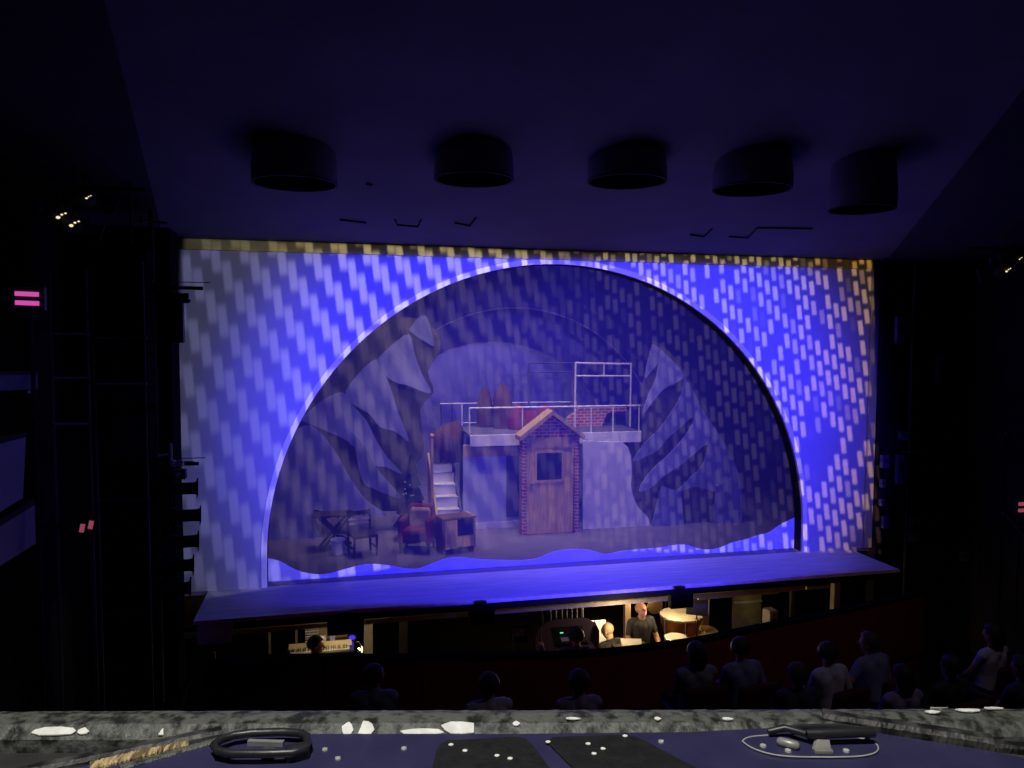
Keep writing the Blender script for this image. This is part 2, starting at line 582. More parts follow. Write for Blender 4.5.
vs = [(p.x, -.012, p.z) for p in W3] + [(p.x, -.012, 0.002) for p in W3] + [(p.x, .0, p.z) for p in W3] + [(p.x, .0, 0.002) for p in W3]
fs = []
for i in range(nw - 1):
    fs += [(i, i + 1, nw + i + 1, nw + i), (2 * nw + i, 3 * nw + i, 3 * nw + i + 1, 2 * nw + i + 1), (i, 2 * nw + i, 2 * nw + i + 1, i + 1)]
mb.add(vs, fs)
mb.build('snow_border', mat('snow_border_cloth', (.58, .58, .85), .9, scale=3, spec=.05), gz)

# ------------------------------------------------------------------ the set behind the gauze
def circle3(a, b, c):
    ax, ay, bx, by, cx, cy = a.x, a.z, b.x, b.z, c.x, c.z
    d = 2 * (ax * (by - cy) + bx * (cy - ay) + cx * (ay - by))
    ux = ((ax * ax + ay * ay) * (by - cy) + (bx * bx + by * by) * (cy - ay) + (cx * cx + cy * cy) * (ay - by)) / d
    uz = ((ax * ax + ay * ay) * (cx - bx) + (bx * bx + by * by) * (ax - cx) + (cx * cx + cy * cy) * (bx - ax)) / d
    return ux, uz, math.hypot(ax - ux, ay - uz)


def portal(Y, pts, lab, material, ztop, hw):
    a, b, c = [onY(x, y, Y) for x, y in pts]
    ux, uz, R = circle3(a, b, c)
    t = thing('arch_portal', lab, 'stage flat', (ux, Y, 0), 0, 'arched portals upstage')
    n = 48
    inn = [(-R, 0.0)] + [(-R * math.cos(PI * i / n), uz + R * math.sin(PI * i / n)) for i in range(n + 1)] + [(R, 0.0)]
    out = [(-hw, 0.0)] + [(-hw + 2 * hw * i / n, ztop) for i in range(n + 1)] + [(hw, 0.0)]
    N = len(inn)
    vs, fs = [], []
    for yy in (0, .06):
        vs += [(x, yy, z) for x, z in inn] + [(x, yy, z) for x, z in out]
    for i in range(N - 1):
        fs += [(i, i + 1, N + i + 1, N + i), (i, 2 * N + i, 2 * N + i + 1, i + 1), (2 * N + i, 3 * N + i, 3 * N + i + 1, 2 * N + i + 1)]
    MB().add(vs, fs).build('panel', material, t)
    MB().tube([(x, -.01, z) for x, z in inn], .014, 6).build('edge_band', K['setwhite'], t)


portal(4.9, [(436, 330), (509, 308), (594, 332)], 'nearer dark arched portal with a thin pale edge above the deck', K['portal'], 6.5, 7)
portal(6.3, [(421, 365), (497, 342), (573, 373)], 'farther arched portal, smaller, with a thin pale edge over the blue backdrop', K['portal2'], 6.5, 7)
bd = tag(MB().box((0, 7.6, 3.3), (13, .05, 6.6)).build('backdrop', K['backdrop'], loc=(0, 7.6, 0)), 'dim blue painted backdrop at the back inside the arches', 'backdrop')


def flat(name, pix, Y, th, material, parent, base, smooth_k=3):
    pts = smooth_line(pix + [pix[0]], smooth_k)[:-1] if smooth_k else pix
    P = [onY(x, y, Y) - V(base) for x, y in pts]
    return MB().prism(P, (0, th, 0)).build(name, material, parent)


def tree(lab, cpx, Y, body, boughs, trunk):
    base = onZ(cpx[0], cpx[1], 0)
    base = V((base.x, Y, 0))
    t = thing('pine_tree', lab, 'tree', base, 0, 'snowy pine cutouts on the set')
    flat('foliage', body, Y + .12, .03, K['pine'], t, base)
    for i, (bp, ms) in enumerate(boughs):
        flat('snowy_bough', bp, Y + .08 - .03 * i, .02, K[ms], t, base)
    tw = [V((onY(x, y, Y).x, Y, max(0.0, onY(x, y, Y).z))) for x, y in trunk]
    MB().prism([p - base for p in tw], (0, .05, 0)).build('trunk', K['snow2'], t)


LT = 2.75
tree('tall snowy pine cutout left of the house, boughs sweeping down to the right', (318, 545), LT,
     [(415, 318), (436, 330), (440, 350), (428, 372), (434, 392), (420, 410), (424, 450), (414, 470), (418, 503), (395, 511), (322, 511), (288, 520), (262, 505), (262, 440), (300, 380), (350, 330), (385, 318)],
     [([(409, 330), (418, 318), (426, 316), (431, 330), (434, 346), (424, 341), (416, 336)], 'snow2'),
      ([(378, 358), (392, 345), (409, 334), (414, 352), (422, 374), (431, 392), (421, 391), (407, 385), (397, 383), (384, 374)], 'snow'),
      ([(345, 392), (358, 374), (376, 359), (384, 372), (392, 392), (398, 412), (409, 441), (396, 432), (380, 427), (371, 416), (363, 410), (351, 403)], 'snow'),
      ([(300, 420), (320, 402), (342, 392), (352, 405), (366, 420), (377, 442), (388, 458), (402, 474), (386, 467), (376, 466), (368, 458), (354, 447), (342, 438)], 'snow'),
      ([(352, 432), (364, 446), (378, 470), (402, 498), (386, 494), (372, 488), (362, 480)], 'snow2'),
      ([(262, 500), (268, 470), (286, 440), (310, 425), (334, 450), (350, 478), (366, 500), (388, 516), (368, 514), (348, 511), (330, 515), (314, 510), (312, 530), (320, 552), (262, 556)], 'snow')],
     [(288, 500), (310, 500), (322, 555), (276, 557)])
RT_ = 2.2
tree('snowy pine cutout right of the house, boughs sweeping down to the left', (690, 528), RT_,
     [(653, 340), (670, 352), (685, 372), (705, 405), (722, 440), (738, 470), (741, 525), (700, 530), (655, 529), (648, 505), (638, 470), (643, 446), (643, 410), (642, 390)],
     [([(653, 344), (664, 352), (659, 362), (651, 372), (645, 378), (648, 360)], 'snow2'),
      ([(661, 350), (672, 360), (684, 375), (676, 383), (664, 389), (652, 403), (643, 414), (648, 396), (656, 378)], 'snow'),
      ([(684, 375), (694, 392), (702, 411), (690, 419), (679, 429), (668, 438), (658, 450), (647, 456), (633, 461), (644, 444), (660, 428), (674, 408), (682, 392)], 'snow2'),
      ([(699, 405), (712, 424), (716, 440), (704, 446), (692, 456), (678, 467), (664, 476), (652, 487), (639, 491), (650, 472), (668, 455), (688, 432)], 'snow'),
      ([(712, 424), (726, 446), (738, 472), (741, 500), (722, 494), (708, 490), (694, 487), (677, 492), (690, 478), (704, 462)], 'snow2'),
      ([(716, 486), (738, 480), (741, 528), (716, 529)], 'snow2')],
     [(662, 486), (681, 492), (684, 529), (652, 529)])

# house deck
DY = 2.5
zdeck = onY(600, 432, DY).z
zfb = onY(600, 443, DY).z
xd0, xd1 = onY(470, 440, DY).x, onY(641, 440, DY).x
dk = thing('deck_platform', 'raised white-edged deck platform over the set doorway', 'platform', (0, DY, 0))
MB().box(((xd0 + xd1) / 2, .75, zdeck - .02), (xd1 - xd0, 1.5, .04)).build('deck_boards', K['setdark'], dk)
MB().box(((xd0 + xd1) / 2, -.01, (zdeck + zfb) / 2), (xd1 - xd0, .04, zdeck - zfb)).build('fascia_board', K['setwhite'], dk, bevel=.006)
for px in (474, 638):
    for yy in (.6, 1.4):
        x = onY(px, 440, DY).x
        MB().box((x, yy, zdeck / 2 - .02), (.07, .07, zdeck - .04)).build('leg', K['setdark'], dk)
# front railing
zr = onY(560, 407, DY).z
rl = thing('deck_railing', 'thin white railing along the front edge of the raised deck', 'railing', (0, DY, zdeck), 0)
zr -= zdeck
MB().tube([(xd0, .05, zr), (xd1, .05, zr)], .016).build('top_rail', K['whitemetal'], rl)
for px in (470, 523, 592, 614, 640):
    x = onY(px, 420, DY).x
    MB().tube([(x, .05, .0), (x, .05, zr)], .012).build('post', K['whitemetal'], rl)
# side and rear railings
BY = 3.85
zr2 = onY(500, 403, BY).z - zdeck
xa, xb = onY(440, 403, BY).x, onY(576, 403, BY).x
r2 = thing('deck_railing', 'rear white railing behind the deck, passing behind the brown mounds', 'railing', (0, BY, zdeck), 0)
MB().tube([(xa, 0, zr2), (xb, 0, zr2)], .014).build('top_rail', K['whitemetal'], r2)
zm = onY(480, 429, BY).z - zdeck
MB().tube([(onY(462, 429, BY).x, 0, max(zm, .08)), (onY(500, 429, BY).x, 0, max(zm, .08))], .011).build('lower_rail', K['whitemetal'], r2)
for px in (462, 482, 576):
    x = onY(px, 410, BY).x
    MB().tube([(x, 0, .0), (x, 0, zr2)], .013).build('post', K['whitemetal'], r2)
for px in (441, 452):
    x = onY(px, 410, BY).x
    MB().tube([(x, 0, -zdeck), (x, 0, zr2)], .013).build('post', K['darkwood'], r2)
# tall window-like frame
TY = 3.2
fr = thing('upper_frame', 'tall thin white frame standing on the right end of the deck', 'frame', (0, TY, zdeck))
q = lambda x, y: onY(x, y, TY) - V((0, TY, zdeck))
for (a, b) in (((575, 363), (631, 364)), ((575, 376), (631, 376))):
    MB().tube([q(*a), q(*b)], .02).build('crossbar', K['whitemetal'], fr)
for px in (575.5, 631):
    p = q(px, 363)
    MB().tube([(p.x, 0, 0), (p.x, 0, p.z)], .02).build('upright', K['whitemetal'], fr)
MB().tube([q(604, 364), q(604, 376)], .014).build('strut', K['whitemetal'], fr)
fr2 = thing('window_frame', 'faint dark window frame left of the tall white frame', 'frame', (0, 3.7, zdeck))
q = lambda x, y: onY(x, y, 3.7) - V((0, 3.7, zdeck))
p = q(529, 363)
p2 = q(573, 363)
for pp in (p, p2):
    MB().tube([(pp.x, 0, 0), (pp.x, 0, p.z)], .02).build('upright', K['setdark'], fr2)
for y in (363, 372):
    MB().tube([(p.x, 0, q(529, y).z), (p2.x, 0, q(529, y).z)], .016).build('crossbar', K['setdark'], fr2)

# brick remains and mounds on the deck
BKY = 3.5
base = V((onY(598, 420, BKY).x, BKY, zdeck))
top = [(567, 419), (575, 412), (582, 406), (627, 407), (627, 411), (607, 413), (602, 430)]
P = [onY(x, y, BKY) - base for x, y in top]
P = [V((P[0].x, 0, 0))] + [V((p.x, 0, max(p.z, .02))) for p in P[:-1]] + [V((P[-1].x, 0, 0))]
bkw = MB().prism(P, (0, .12, 0)).build('brick_wall', K['brick'])
bkw.location = base
tag(bkw, 'broken red brick wall piece standing on the deck behind the railing', 'brick wall')
base = V((onY(540, 420, 3.3).x, 3.3, zdeck))
mb = MB()
for k, (px, w, h) in enumerate(((518, .42, .5), (530, .5, .38), (547, .55, .48))):
    x = onY(px, 420, 3.3).x - base.x
    mb.lathe([(w * .5, 0), (w * .46, h * .45), (w * .3, h * .85), (.02, h)], (x, 0.05 * k, 0), 16)
rm = mb.build('rubble_heap', K['redfab'], smooth=True)
rm.location = base
tag(rm, 'low dark red heap on the deck above the doorway', 'heap')
for (px, py, w, lab) in ((502, 383, 18, 'taller brown pointed mound on the deck left of the red heap'), (487, 387, 14, 'smaller dark pointed mound on the deck at the far left')):
    b = V((onY(px, 400, 3.55).x, 3.5 + (.3 if w < 16 else 0), zdeck))
    h = onY(px, py, 3.55).z - zdeck
    r = w / 2 / 50
    o = MB().lathe([(r * 1.1, 0), (r * 1.15, h * .4), (r * 1.05, h * .65), (r * .75, h * .85), (r * .35, h * .96), (0, h)], n=18).build('pointed_mound', K['brown'], smooth=True)
    o.location = b
    tag(o, lab, 'mound', 'pointed mounds on the deck')

# house walls
HY = 2.75
wlp = thing('house_wall', 'pale blue flat wall of the house left of the brick doorway', 'wall panel', (0, HY, 0))
pl = lambda x, y: onY(x, y, HY)
xa, xb, zt = pl(463, 480).x, pl(521, 480).x, zfb
MB().box(((xa + xb) / 2, 0, zt / 2), (xb - xa, .05, zt)).build('panel', K['setblue'], wlp)
xc = pl(506, 480).x
MB().box(((xc + xb) / 2, -.03, zt / 2 + .1), (xb - xc, .02, zt - .2)).build('dark_door', K['setdark'], wlp, label='dark blue narrow door panel')
MB().box(((xa + xb) / 2, -.035, .06), (xb - xa, .03, .12)).build('skirting', K['setwhite'], wlp)
MB().box(((xa + xb) / 2, -.033, zt - .12), (xb - xa, .02, .22)).build('shadow_board', K['woodtan'], wlp)
SY = 2.28
sw = thing('snow_slope_flat', 'white wall flat right of the door with a curved slope end', 'stage flat', (onY(615, 500, SY).x, SY, 0))
pix = [(583, 441), (622, 442), (628, 447), (631, 456), (632, 470), (631, 485), (633, 496), (638, 507), (645, 514), (649, 519), (650, 526), (620, 528), (583, 530)]
P = [onY(x, y, SY) - V(sw.location) for x, y in smooth_line(pix, 1)]
P = [V((p.x, 0, 0 if i >= 10 else p.z)) for i, p in enumerate(P[:-1])] + [V((P[-1].x, 0, 0))]
MB().prism(P, (0, .06, 0)).build('panel', K['setwhite'], sw)

# brick doorway with gable
GYD = 2.05
g = lambda x, y: onY(x, y, GYD)
dw = thing('brick_doorway', 'small brick doorway with a gabled wooden roof and plank door', 'doorway', (g(550, 530).x, GYD, 0), 0)
bx = g(550, 530).x
xl, xr = g(522, 480).x - bx, g(579, 480).x - bx
zeave = g(550, 437).z
zap = g(550, 416).z
pw = .085
for sx in (xl + pw / 2, xr - pw / 2):
    MB().box((sx, .1, zeave / 2), (pw, .22, zeave)).build('brick_pier', K['brick'], dw)
mid = (xl + xr) / 2
MB().prism([(xl, .02, zeave - .02), (xr, .02, zeave - .02), (mid, .02, zap - .02)], (0, .18, 0)).build('brick_gable', K['brick'], dw)
dz = g(550, 447).z
MB().box((mid, .1, (zeave + dz) / 2 - .01), (xr - xl - 2 * pw, .2, zeave - dz)).build('lintel', K['woodtan'], dw)
for sgn in (-1, 1):
    e = V((mid + sgn * (xr - mid + .07), 0, zeave - .05))
    a = V((mid, 0, zap + .03))
    n_ = V((0, 0, .085))
    MB().prism([e, a, a + n_, e + n_], (0, .4, 0)).build('roof_slope', K['woodtan'], dw).location = (0, -.12, 0)
di, dj = xl + pw + .01, xr - pw - .01
dr = MB().box(((di + dj) / 2, .06, dz / 2), (dj - di, .05, dz - .01)).build('door', K['wood'], dw, bevel=.008)
w0, w1, wz0, wz1 = g(537, 465).x - bx, g(562, 465).x - bx, g(550, 480).z, g(550, 453).z
MB().box(((w0 + w1) / 2, .028, (wz0 + wz1) / 2), (w1 - w0, .02, wz1 - wz0)).build('window', K['glassdark'], dr)
for (c_, d_) in ((((w0 + w1) / 2, .024, wz1 + .02), (w1 - w0 + .08, .03, .04)), (((w0 + w1) / 2, .024, wz0 - .02), (w1 - w0 + .08, .03, .04)), ((w0 - .02, .024, (wz0 + wz1) / 2), (.04, .03, wz1 - wz0)), ((w1 + .02, .024, (wz0 + wz1) / 2), (.04, .03, wz1 - wz0))):
    MB().box(c_, d_).build('window_moulding', K['wood'], dr)
MB().ball((di + .1, 0.01, .95), .035).build('knob', K['brass'], dr)

# stairs
ST = thing('set_stairs', 'short flight of pale stairs behind the wooden television cabinet', 'stairs', (onY(450, 512, 2.6).x, 2.5, 0))
for i in range(6):
    MB().box((0, .25 * i + .13, .1 + .19 * i), (.42, .26, .19)).build('step', K['setwhite'], ST)
    MB().box((0, .25 * i + .01, .19 + .19 * i), (.43, .04, .02)).build('nosing', K['setblue'], ST)
for sx in (-.235, .235):
    MB().prism([(sx - .02, -.02, 0.0), (sx - .02, 1.5, 0), (sx - .02, 1.5, 1.3), (sx - .02, -.02, .2)], (.04, 0, 0)).build('stringer', K['setdark'] if sx > 0 else K['woodtan'], ST)
b = V((onY(447, 450, 3.3).x, 3.45, 0))
pts = [(432, 478), (434, 440), (440, 430), (450, 424), (459, 420), (462, 430), (463, 470), (463, 478)]
P = [onY(x, y, 3.45) - b for x, y in pts]
P[0].z = P[-1].z = 1.16
dpo = MB()
n = 22
x0, x1 = min(p.x for p in P), max(p.x for p in P)
zt = max(p.z for p in P)
vs, fs = [], []
for i in range(n + 1):
    u = i / n
    zz = zt - .25 * (1 - u) ** 2 - .2 * max(0, u - .85) * 6
    for z in (1.17, zz):
        vs.append((x0 + (x1 - x0) * u, .035 * math.sin(u * 26), z))
for i in range(n):
    fs.append((2 * i, 2 * i + 2, 2 * i + 3, 2 * i + 1))
o = dpo.add(vs, fs).build('draped_cloth', K['brown'], smooth=True)
o.location = b
s_ = o.modifiers.new('thick', 'SOLIDIFY')
s_.thickness = .02
tag(o, 'dark folded drape hanging at the head of the pale stairs', 'drape')
b = V((onY(432, 500, 2.42).x, 2.42, 0))
po = thing('newel_post', 'tan wooden post standing at the left of the pale stairs', 'post', b)
h = onY(436, 438, 2.42).z
MB().box((0, 0, h / 2), (.05, .05, h)).build('shaft', K['woodtan'], po, bevel=.01)
MB().ball((0, 0, h + .04), .045).build('finial', K['woodtan'], po, smooth=True)
MB().box((0, 0, .06), (.12, .12, .12)).build('plinth', K['woodtan'], po, bevel=.01)

# television cabinet
a, b2 = onZ(440, 556, 0), onZ(472, 548, 0)
c0 = V(((a.x + b2.x) / 2, 1.32, 0))
tv = thing('television_cabinet', 'light wooden television cabinet with a dark screen, right of the red armchair', 'cabinet', c0, .24)
w, d, h = .60, .36, onY(455, 516, 1.25).z
MB().box((-w / 2 + .02, 0, h / 2), (.04, d, h)).build('side_panel', K['brownwood'], tv, bevel=.006)
MB().box((w / 2 - .02, 0, h / 2), (.04, d, h)).build('side_panel', K['wood'], tv, bevel=.006)
MB().box((0, 0, h - .02), (w + .02, d + .03, .035)).build('top', K['brownwood'], tv, bevel=.008)
MB().box((0, d / 2 - .02, h / 2 + .03), (w - .08, .02, h - .1)).build('back_panel', K['darkwood'], tv)
MB().box((-w * .27, -d / 2 + .02, h / 2 + .03), (w * .4, .04, h - .12)).build('front_panel', K['wood'], tv)
MB().box((w * .2, -d / 2 + .02, h * .32), (w * .56, .04, h * .3)).build('front_panel', K['wood'], tv)
MB().box((w * .2, -d / 2 + .03, h * .7), (w * .52, .05, h * .44)).build('screen', K['glassdark'], tv, bevel=.01)
MB().prism([(-w / 2 + .03, -d / 2 + .01, .14), (w / 2 - .03, -d / 2 + .01, .14), (w / 2 - .03, -d / 2 + .01, .06), (w * .2, -d / 2 + .01, .11), (-w * .2, -d / 2 + .01, .11), (-w / 2 + .03, -d / 2 + .01, .06)], (0, .03, 0)).build('apron', K['darkwood'], tv)

# red armchair with a tan back cushion
p = onZ(417, 549, 0)
ac = thing('armchair', 'dark red armchair with a tan cushion, left of the television cabinet', 'armchair', (p.x, 1.5, 0), -.35)
h = onY(417, 505, 1.6).z
MB().box((0, 0, .3), (.44, .5, .2)).build('seat', K['redfab'], ac, bevel=.05)
MB().box((0, .24, h / 2 + .12), (.44, .14, h - .24), rx=-.12).build('backrest', K['redfab'], ac, bevel=.06)
for sx in (-1, 1):
    MB().box((sx * .24, 0, .36), (.09, .54, .44)).build('armrest', K['redfab'], ac, bevel=.045)
MB().box((.02, .12, h - .22), (.36, .12, .34), rx=-.15).build('cushion', K['tanfab'], ac, bevel=.05)
for sx in (-1, 1):
    for sy in (-1, 1):
        MB().cyl((sx * .24, sy * .2, 0), (sx * .24, sy * .2, .22), .02, .03).build('leg', K['darkwood'], ac)

# dark little fir with glints behind the armchair
p = onZ(411, 530, 0)
ft = thing('small_fir', 'small dark fir with tiny pale lights behind the red armchair', 'tree', (onY(412, 500, 2.25).x, 2.25, 0))
h = onY(413, 458, 2.2).z
mb = MB()
for i in range(5):
    z0 = .25 + (h - .3) * i / 5
    r = .34 * (1 - i / 6)
    prof = []
    mb.lathe([(r, z0), (r * .6, z0 + (h - .3) / 6), (.03, z0 + (h - .3) / 3.4)], n=15)
mb.build('foliage', K['fleece'], ft)
MB().cyl((0, 0, 0), (0, 0, h - .1), .04, .01).build('trunk', K['darkwood'], ft)
for k in range(8):
    z = h * .55 + h * .25 * random.random()
    r = .36 * (1 - z / h * .85)
    a = -PI / 2 + random.uniform(-1.3, 1.3)
    MB().ball((r * math.cos(a), r * math.sin(a), z), .012, 6, 4).build('light_bulb', K['paleled'], ft)

# folding table with crossed legs, chair, bucket
p = onZ(335, 552, 0)
tb = thing('folding_table', 'dark folding table with crossed legs under the left tree', 'table', (onY(334, 530, 1.9).x, 1.95, 0), .05)
zt = onY(334, 514, 1.95).z
x0, x1 = onY(314, 514, 1.95).x - tb.location.x, onY(354, 514, 1.95).x - tb.location.x
MB().box(((x0 + x1) / 2, 0, zt), (x1 - x0, .42, .035)).build('tabletop', K['darkwood'], tb, bevel=.006)
for sy in (-.17, .17):
    MB().cyl((x0 + .08, sy, zt - .02), (x1 - .04, sy, 0), .026).build('leg', K['darkwood'], tb)
    MB().cyl((x1 - .08, sy, zt - .02), (x0 + .1, sy, 0), .026).build('leg', K['darkwood'], tb)
MB().cyl(((x0 + x1) / 2, -.17, zt / 2), ((x0 + x1) / 2, .17, zt / 2), .015).build('stretcher', K['darkwood'], tb)

p = onZ(362, 553, 0)
ch = thing('slat_chair', 'dark wooden chair with slatted back beside the folding table', 'chair', (onY(363, 540, 1.3).x, 1.42, 0), .25)
hs, hb = onY(363, 536, 1.3).z, onY(363, 514, 1.3).z
MB().box((0, 0, hs), (.42, .4, .05)).build('seat', K['darkwood'], ch, bevel=.01)
for sx in (-.19, .19):
    MB().cyl((sx, .18, 0), (sx, .24, hb), .02).build('rear_leg', K['darkwood'], ch)
    MB().cyl((sx, -.17, 0), (sx, -.17, hs), .02).build('front_leg', K['darkwood'], ch)
for k, (z, mt_) in enumerate(((hb - .05, 'darkwood'), (hb - .15, 'whitepl'), (hb - .23, 'whitepl'))):
    MB().box((0, .22, z), (.38, .02, .075 if k == 0 else .03)).build('slat', K[mt_], ch, label='pale back slat' if k else None)
for sx in (-.19, .19):
    MB().cyl((sx, -.17, hs * .4), (sx, .19, hs * .4), .012).build('stretcher', K['darkwood'], ch)
p = onZ(337, 556, 0)
bk = thing('bucket', 'pale bucket on the floor under the folding table', 'bucket', (onY(338, 548, 1.5).x, 1.55, 0))
MB().lathe([(.0, .01), (.09, 0), (.12, .24), (.13, .245), (.125, .25), (.11, .235), (.085, .02), (0, .02)], n=20).build('pail', K['setblue'], bk, smooth=True)
MB().tube([(.125 * math.cos(t), .0, .24 + .1 * math.sin(t)) for t in [PI * i / 10 for i in range(11)]], .005).build('handle', K['chrome'], bk)

# ------------------------------------------------------------------ pit rail
RZ = -.06
rail_px = [(205, 660), (300, 657), (400, 657), (520, 655), (600, 652), (690, 641), (760, 627), (830, 613), (890, 600), (925, 592)]
RP = [onZ(x, y, RZ) for x, y in rail_px]
rp2 = smooth_line([(p.x, p.y) for p in RP], 4)
mb = MB()
n = len(rp2)
vs = []
for (x, y) in rp2:
    vs += [(x, y - .0, STALL - .02), (x, y, RZ - .03), (x, y + .08, RZ - .03), (x, y + .08, PITF)]
fs = []
for i in range(n - 1):
    for k in range(3):
        fs.append((4 * i + k, 4 * i + 4 + k, 4 * i + 5 + k, 4 * i + 1 + k))
pw_ = struct(mb.add(vs, fs).build('pit_wall', K['wallred']))
mb = MB()
vs, fs = [], []
for (x, y) in rp2:
    vs += [(x, y - .02, RZ - .03), (x, y - .02, RZ), (x, y + .1, RZ), (x, y + .1, RZ - .03)]
for i in range(n - 1):
    for k in range(4):
        fs.append((4 * i + k, 4 * i + 4 + k, 4 * i + 4 + (k + 1) % 4, 4 * i + (k + 1) % 4))
mb.add(vs, fs).build('rail_cap', K['blackcloth'], pw_)
for px, y0, y1 in ((326, 657, 697), (425, 680, 698), (214.5, 652, 716)):
    a = onZ(px, 657, RZ)
    yy = min((abs(q[0] - a.x), q[1]) for q in rp2)[1] - .012
    p0, p1 = onY(px, y0, yy), onY(px, y1, yy)
    MB().cyl((p0.x, yy, p0.z), (p0.x, yy, max(p1.z, STALL)), .008 if px > 300 else .011, n=8).build('joint_strip', K['brass'], pw_)

# left corner panel under the apron edge
p0, p1 = onY(197, 621, -1.22), onY(234, 617, -1.22)
p2, p3 = onY(230, 643, -1.26), onY(197, 645, -1.26)
sp_ = thing('apron_corner_panel', 'blue lit flat panel hanging under the left corner of the stage apron', 'panel', ((p0.x + p1.x) / 2, -1.24, 0))
o_ = V(sp_.location)
MB().prism([V((p0.x, -1.22, -.02)) - o_, V((p1.x, -1.22, -.02)) - o_, p2 - o_, p3 - o_], (0, .03, 0)).build('board', K['stagefloor'], sp_)
for (x, y) in ((231, 625), (228, 638), (198, 640), (202, 628)):
    p = onY(x, y, -1.25) - o_
    MB().cyl(p, p + V((0, -.012, 0)), .014, n=10).build('bolt', K['whitepl'], sp_)

# small lamps clipped along the apron edge
for (x, y, w, h, lab) in ((344, 611, 32, 12, 'small black lamp box clipped under the apron edge above the keyboard'),
                          (480, 604, 24, 13, 'small black lamp box clipped under the apron edge left of the conductor'),
                          (679, 588, 24, 14, 'small black lamp box clipped under the apron edge above the timpani')):
    p = onY(x, y, -1.26)
    s = 1 / 67
    t = thing('clip_lamp', lab, 'stage light', (p.x, -1.28, -.03), 0, 'lamp boxes under the apron edge')
    MB().box((.02, .0, -.17), (w * s, .1, h * s)).build('body', K['black'], t, bevel=.008)
    MB().box((0, .03, -.03), (.12, .05, .13)).build('clamp', K['blackmetal'], t)
    MB().prism([(-.09, -.02, .03), (.09, -.02, .03), (.03, -.02, -.03), (-.03, -.02, -.03)], (0, .07, 0)).build('bracket', K['blackmetal'], t)

# ------------------------------------------------------------------ people
def ik(s, h, l1, l2, pole):
    s, h, pole = V(s), V(h), V(pole)
    d = h - s
    L = min(d.length, (l1 + l2) * .995)
    d = d.normalized()
    h = s + d * L
    a = (l1 * l1 - l2 * l2 + L * L) / (2 * L)
    r = math.sqrt(max(l1 * l1 - a * a, 1e-5))
    pp = (pole - d * pole.dot(d)).normalized()
    return s + d * a + pp * r, h


def hand(caps, w, d, nrm, thumb, curl=.5, r=.0085):
    d, nrm = V(d).normalized(), V(nrm)
    nrm = (nrm - d * nrm.dot(d)).normalized()
    s = d.cross(nrm).normalized() * thumb
    w = V(w)
    for k, (o, L) in enumerate(((.030, .072), (.010, .08), (-.010, .075), (-.029, .06))):
        k0 = w + d * .085 + s * o
        caps.append((w + s * o * .6, .016, k0, .013, 'skin'))
        d1 = (d * math.cos(curl) + nrm * math.sin(curl)).normalized()
        k1 = k0 + d1 * L * .5
        d2 = (d * math.cos(curl * 2.2) + nrm * math.sin(curl * 2.2)).normalized()
        k2 = k1 + d2 * L * .5
        caps.append((k0, r * 1.15, k1, r, 'skin'))
        caps.append((k1, r, k2, r * .85, 'skin'))
    t0 = w + s * .03 + d * .02
    t1 = t0 + (d * .6 + s * .6 + nrm * .4).normalized() * .045
    t2 = t1 + (d * .9 + s * .1 + nrm * .4).normalized() * .035
    caps.append((t0, .014, t1, .011, 'skin'))
    caps.append((t1, .011, t2, .009, 'skin'))


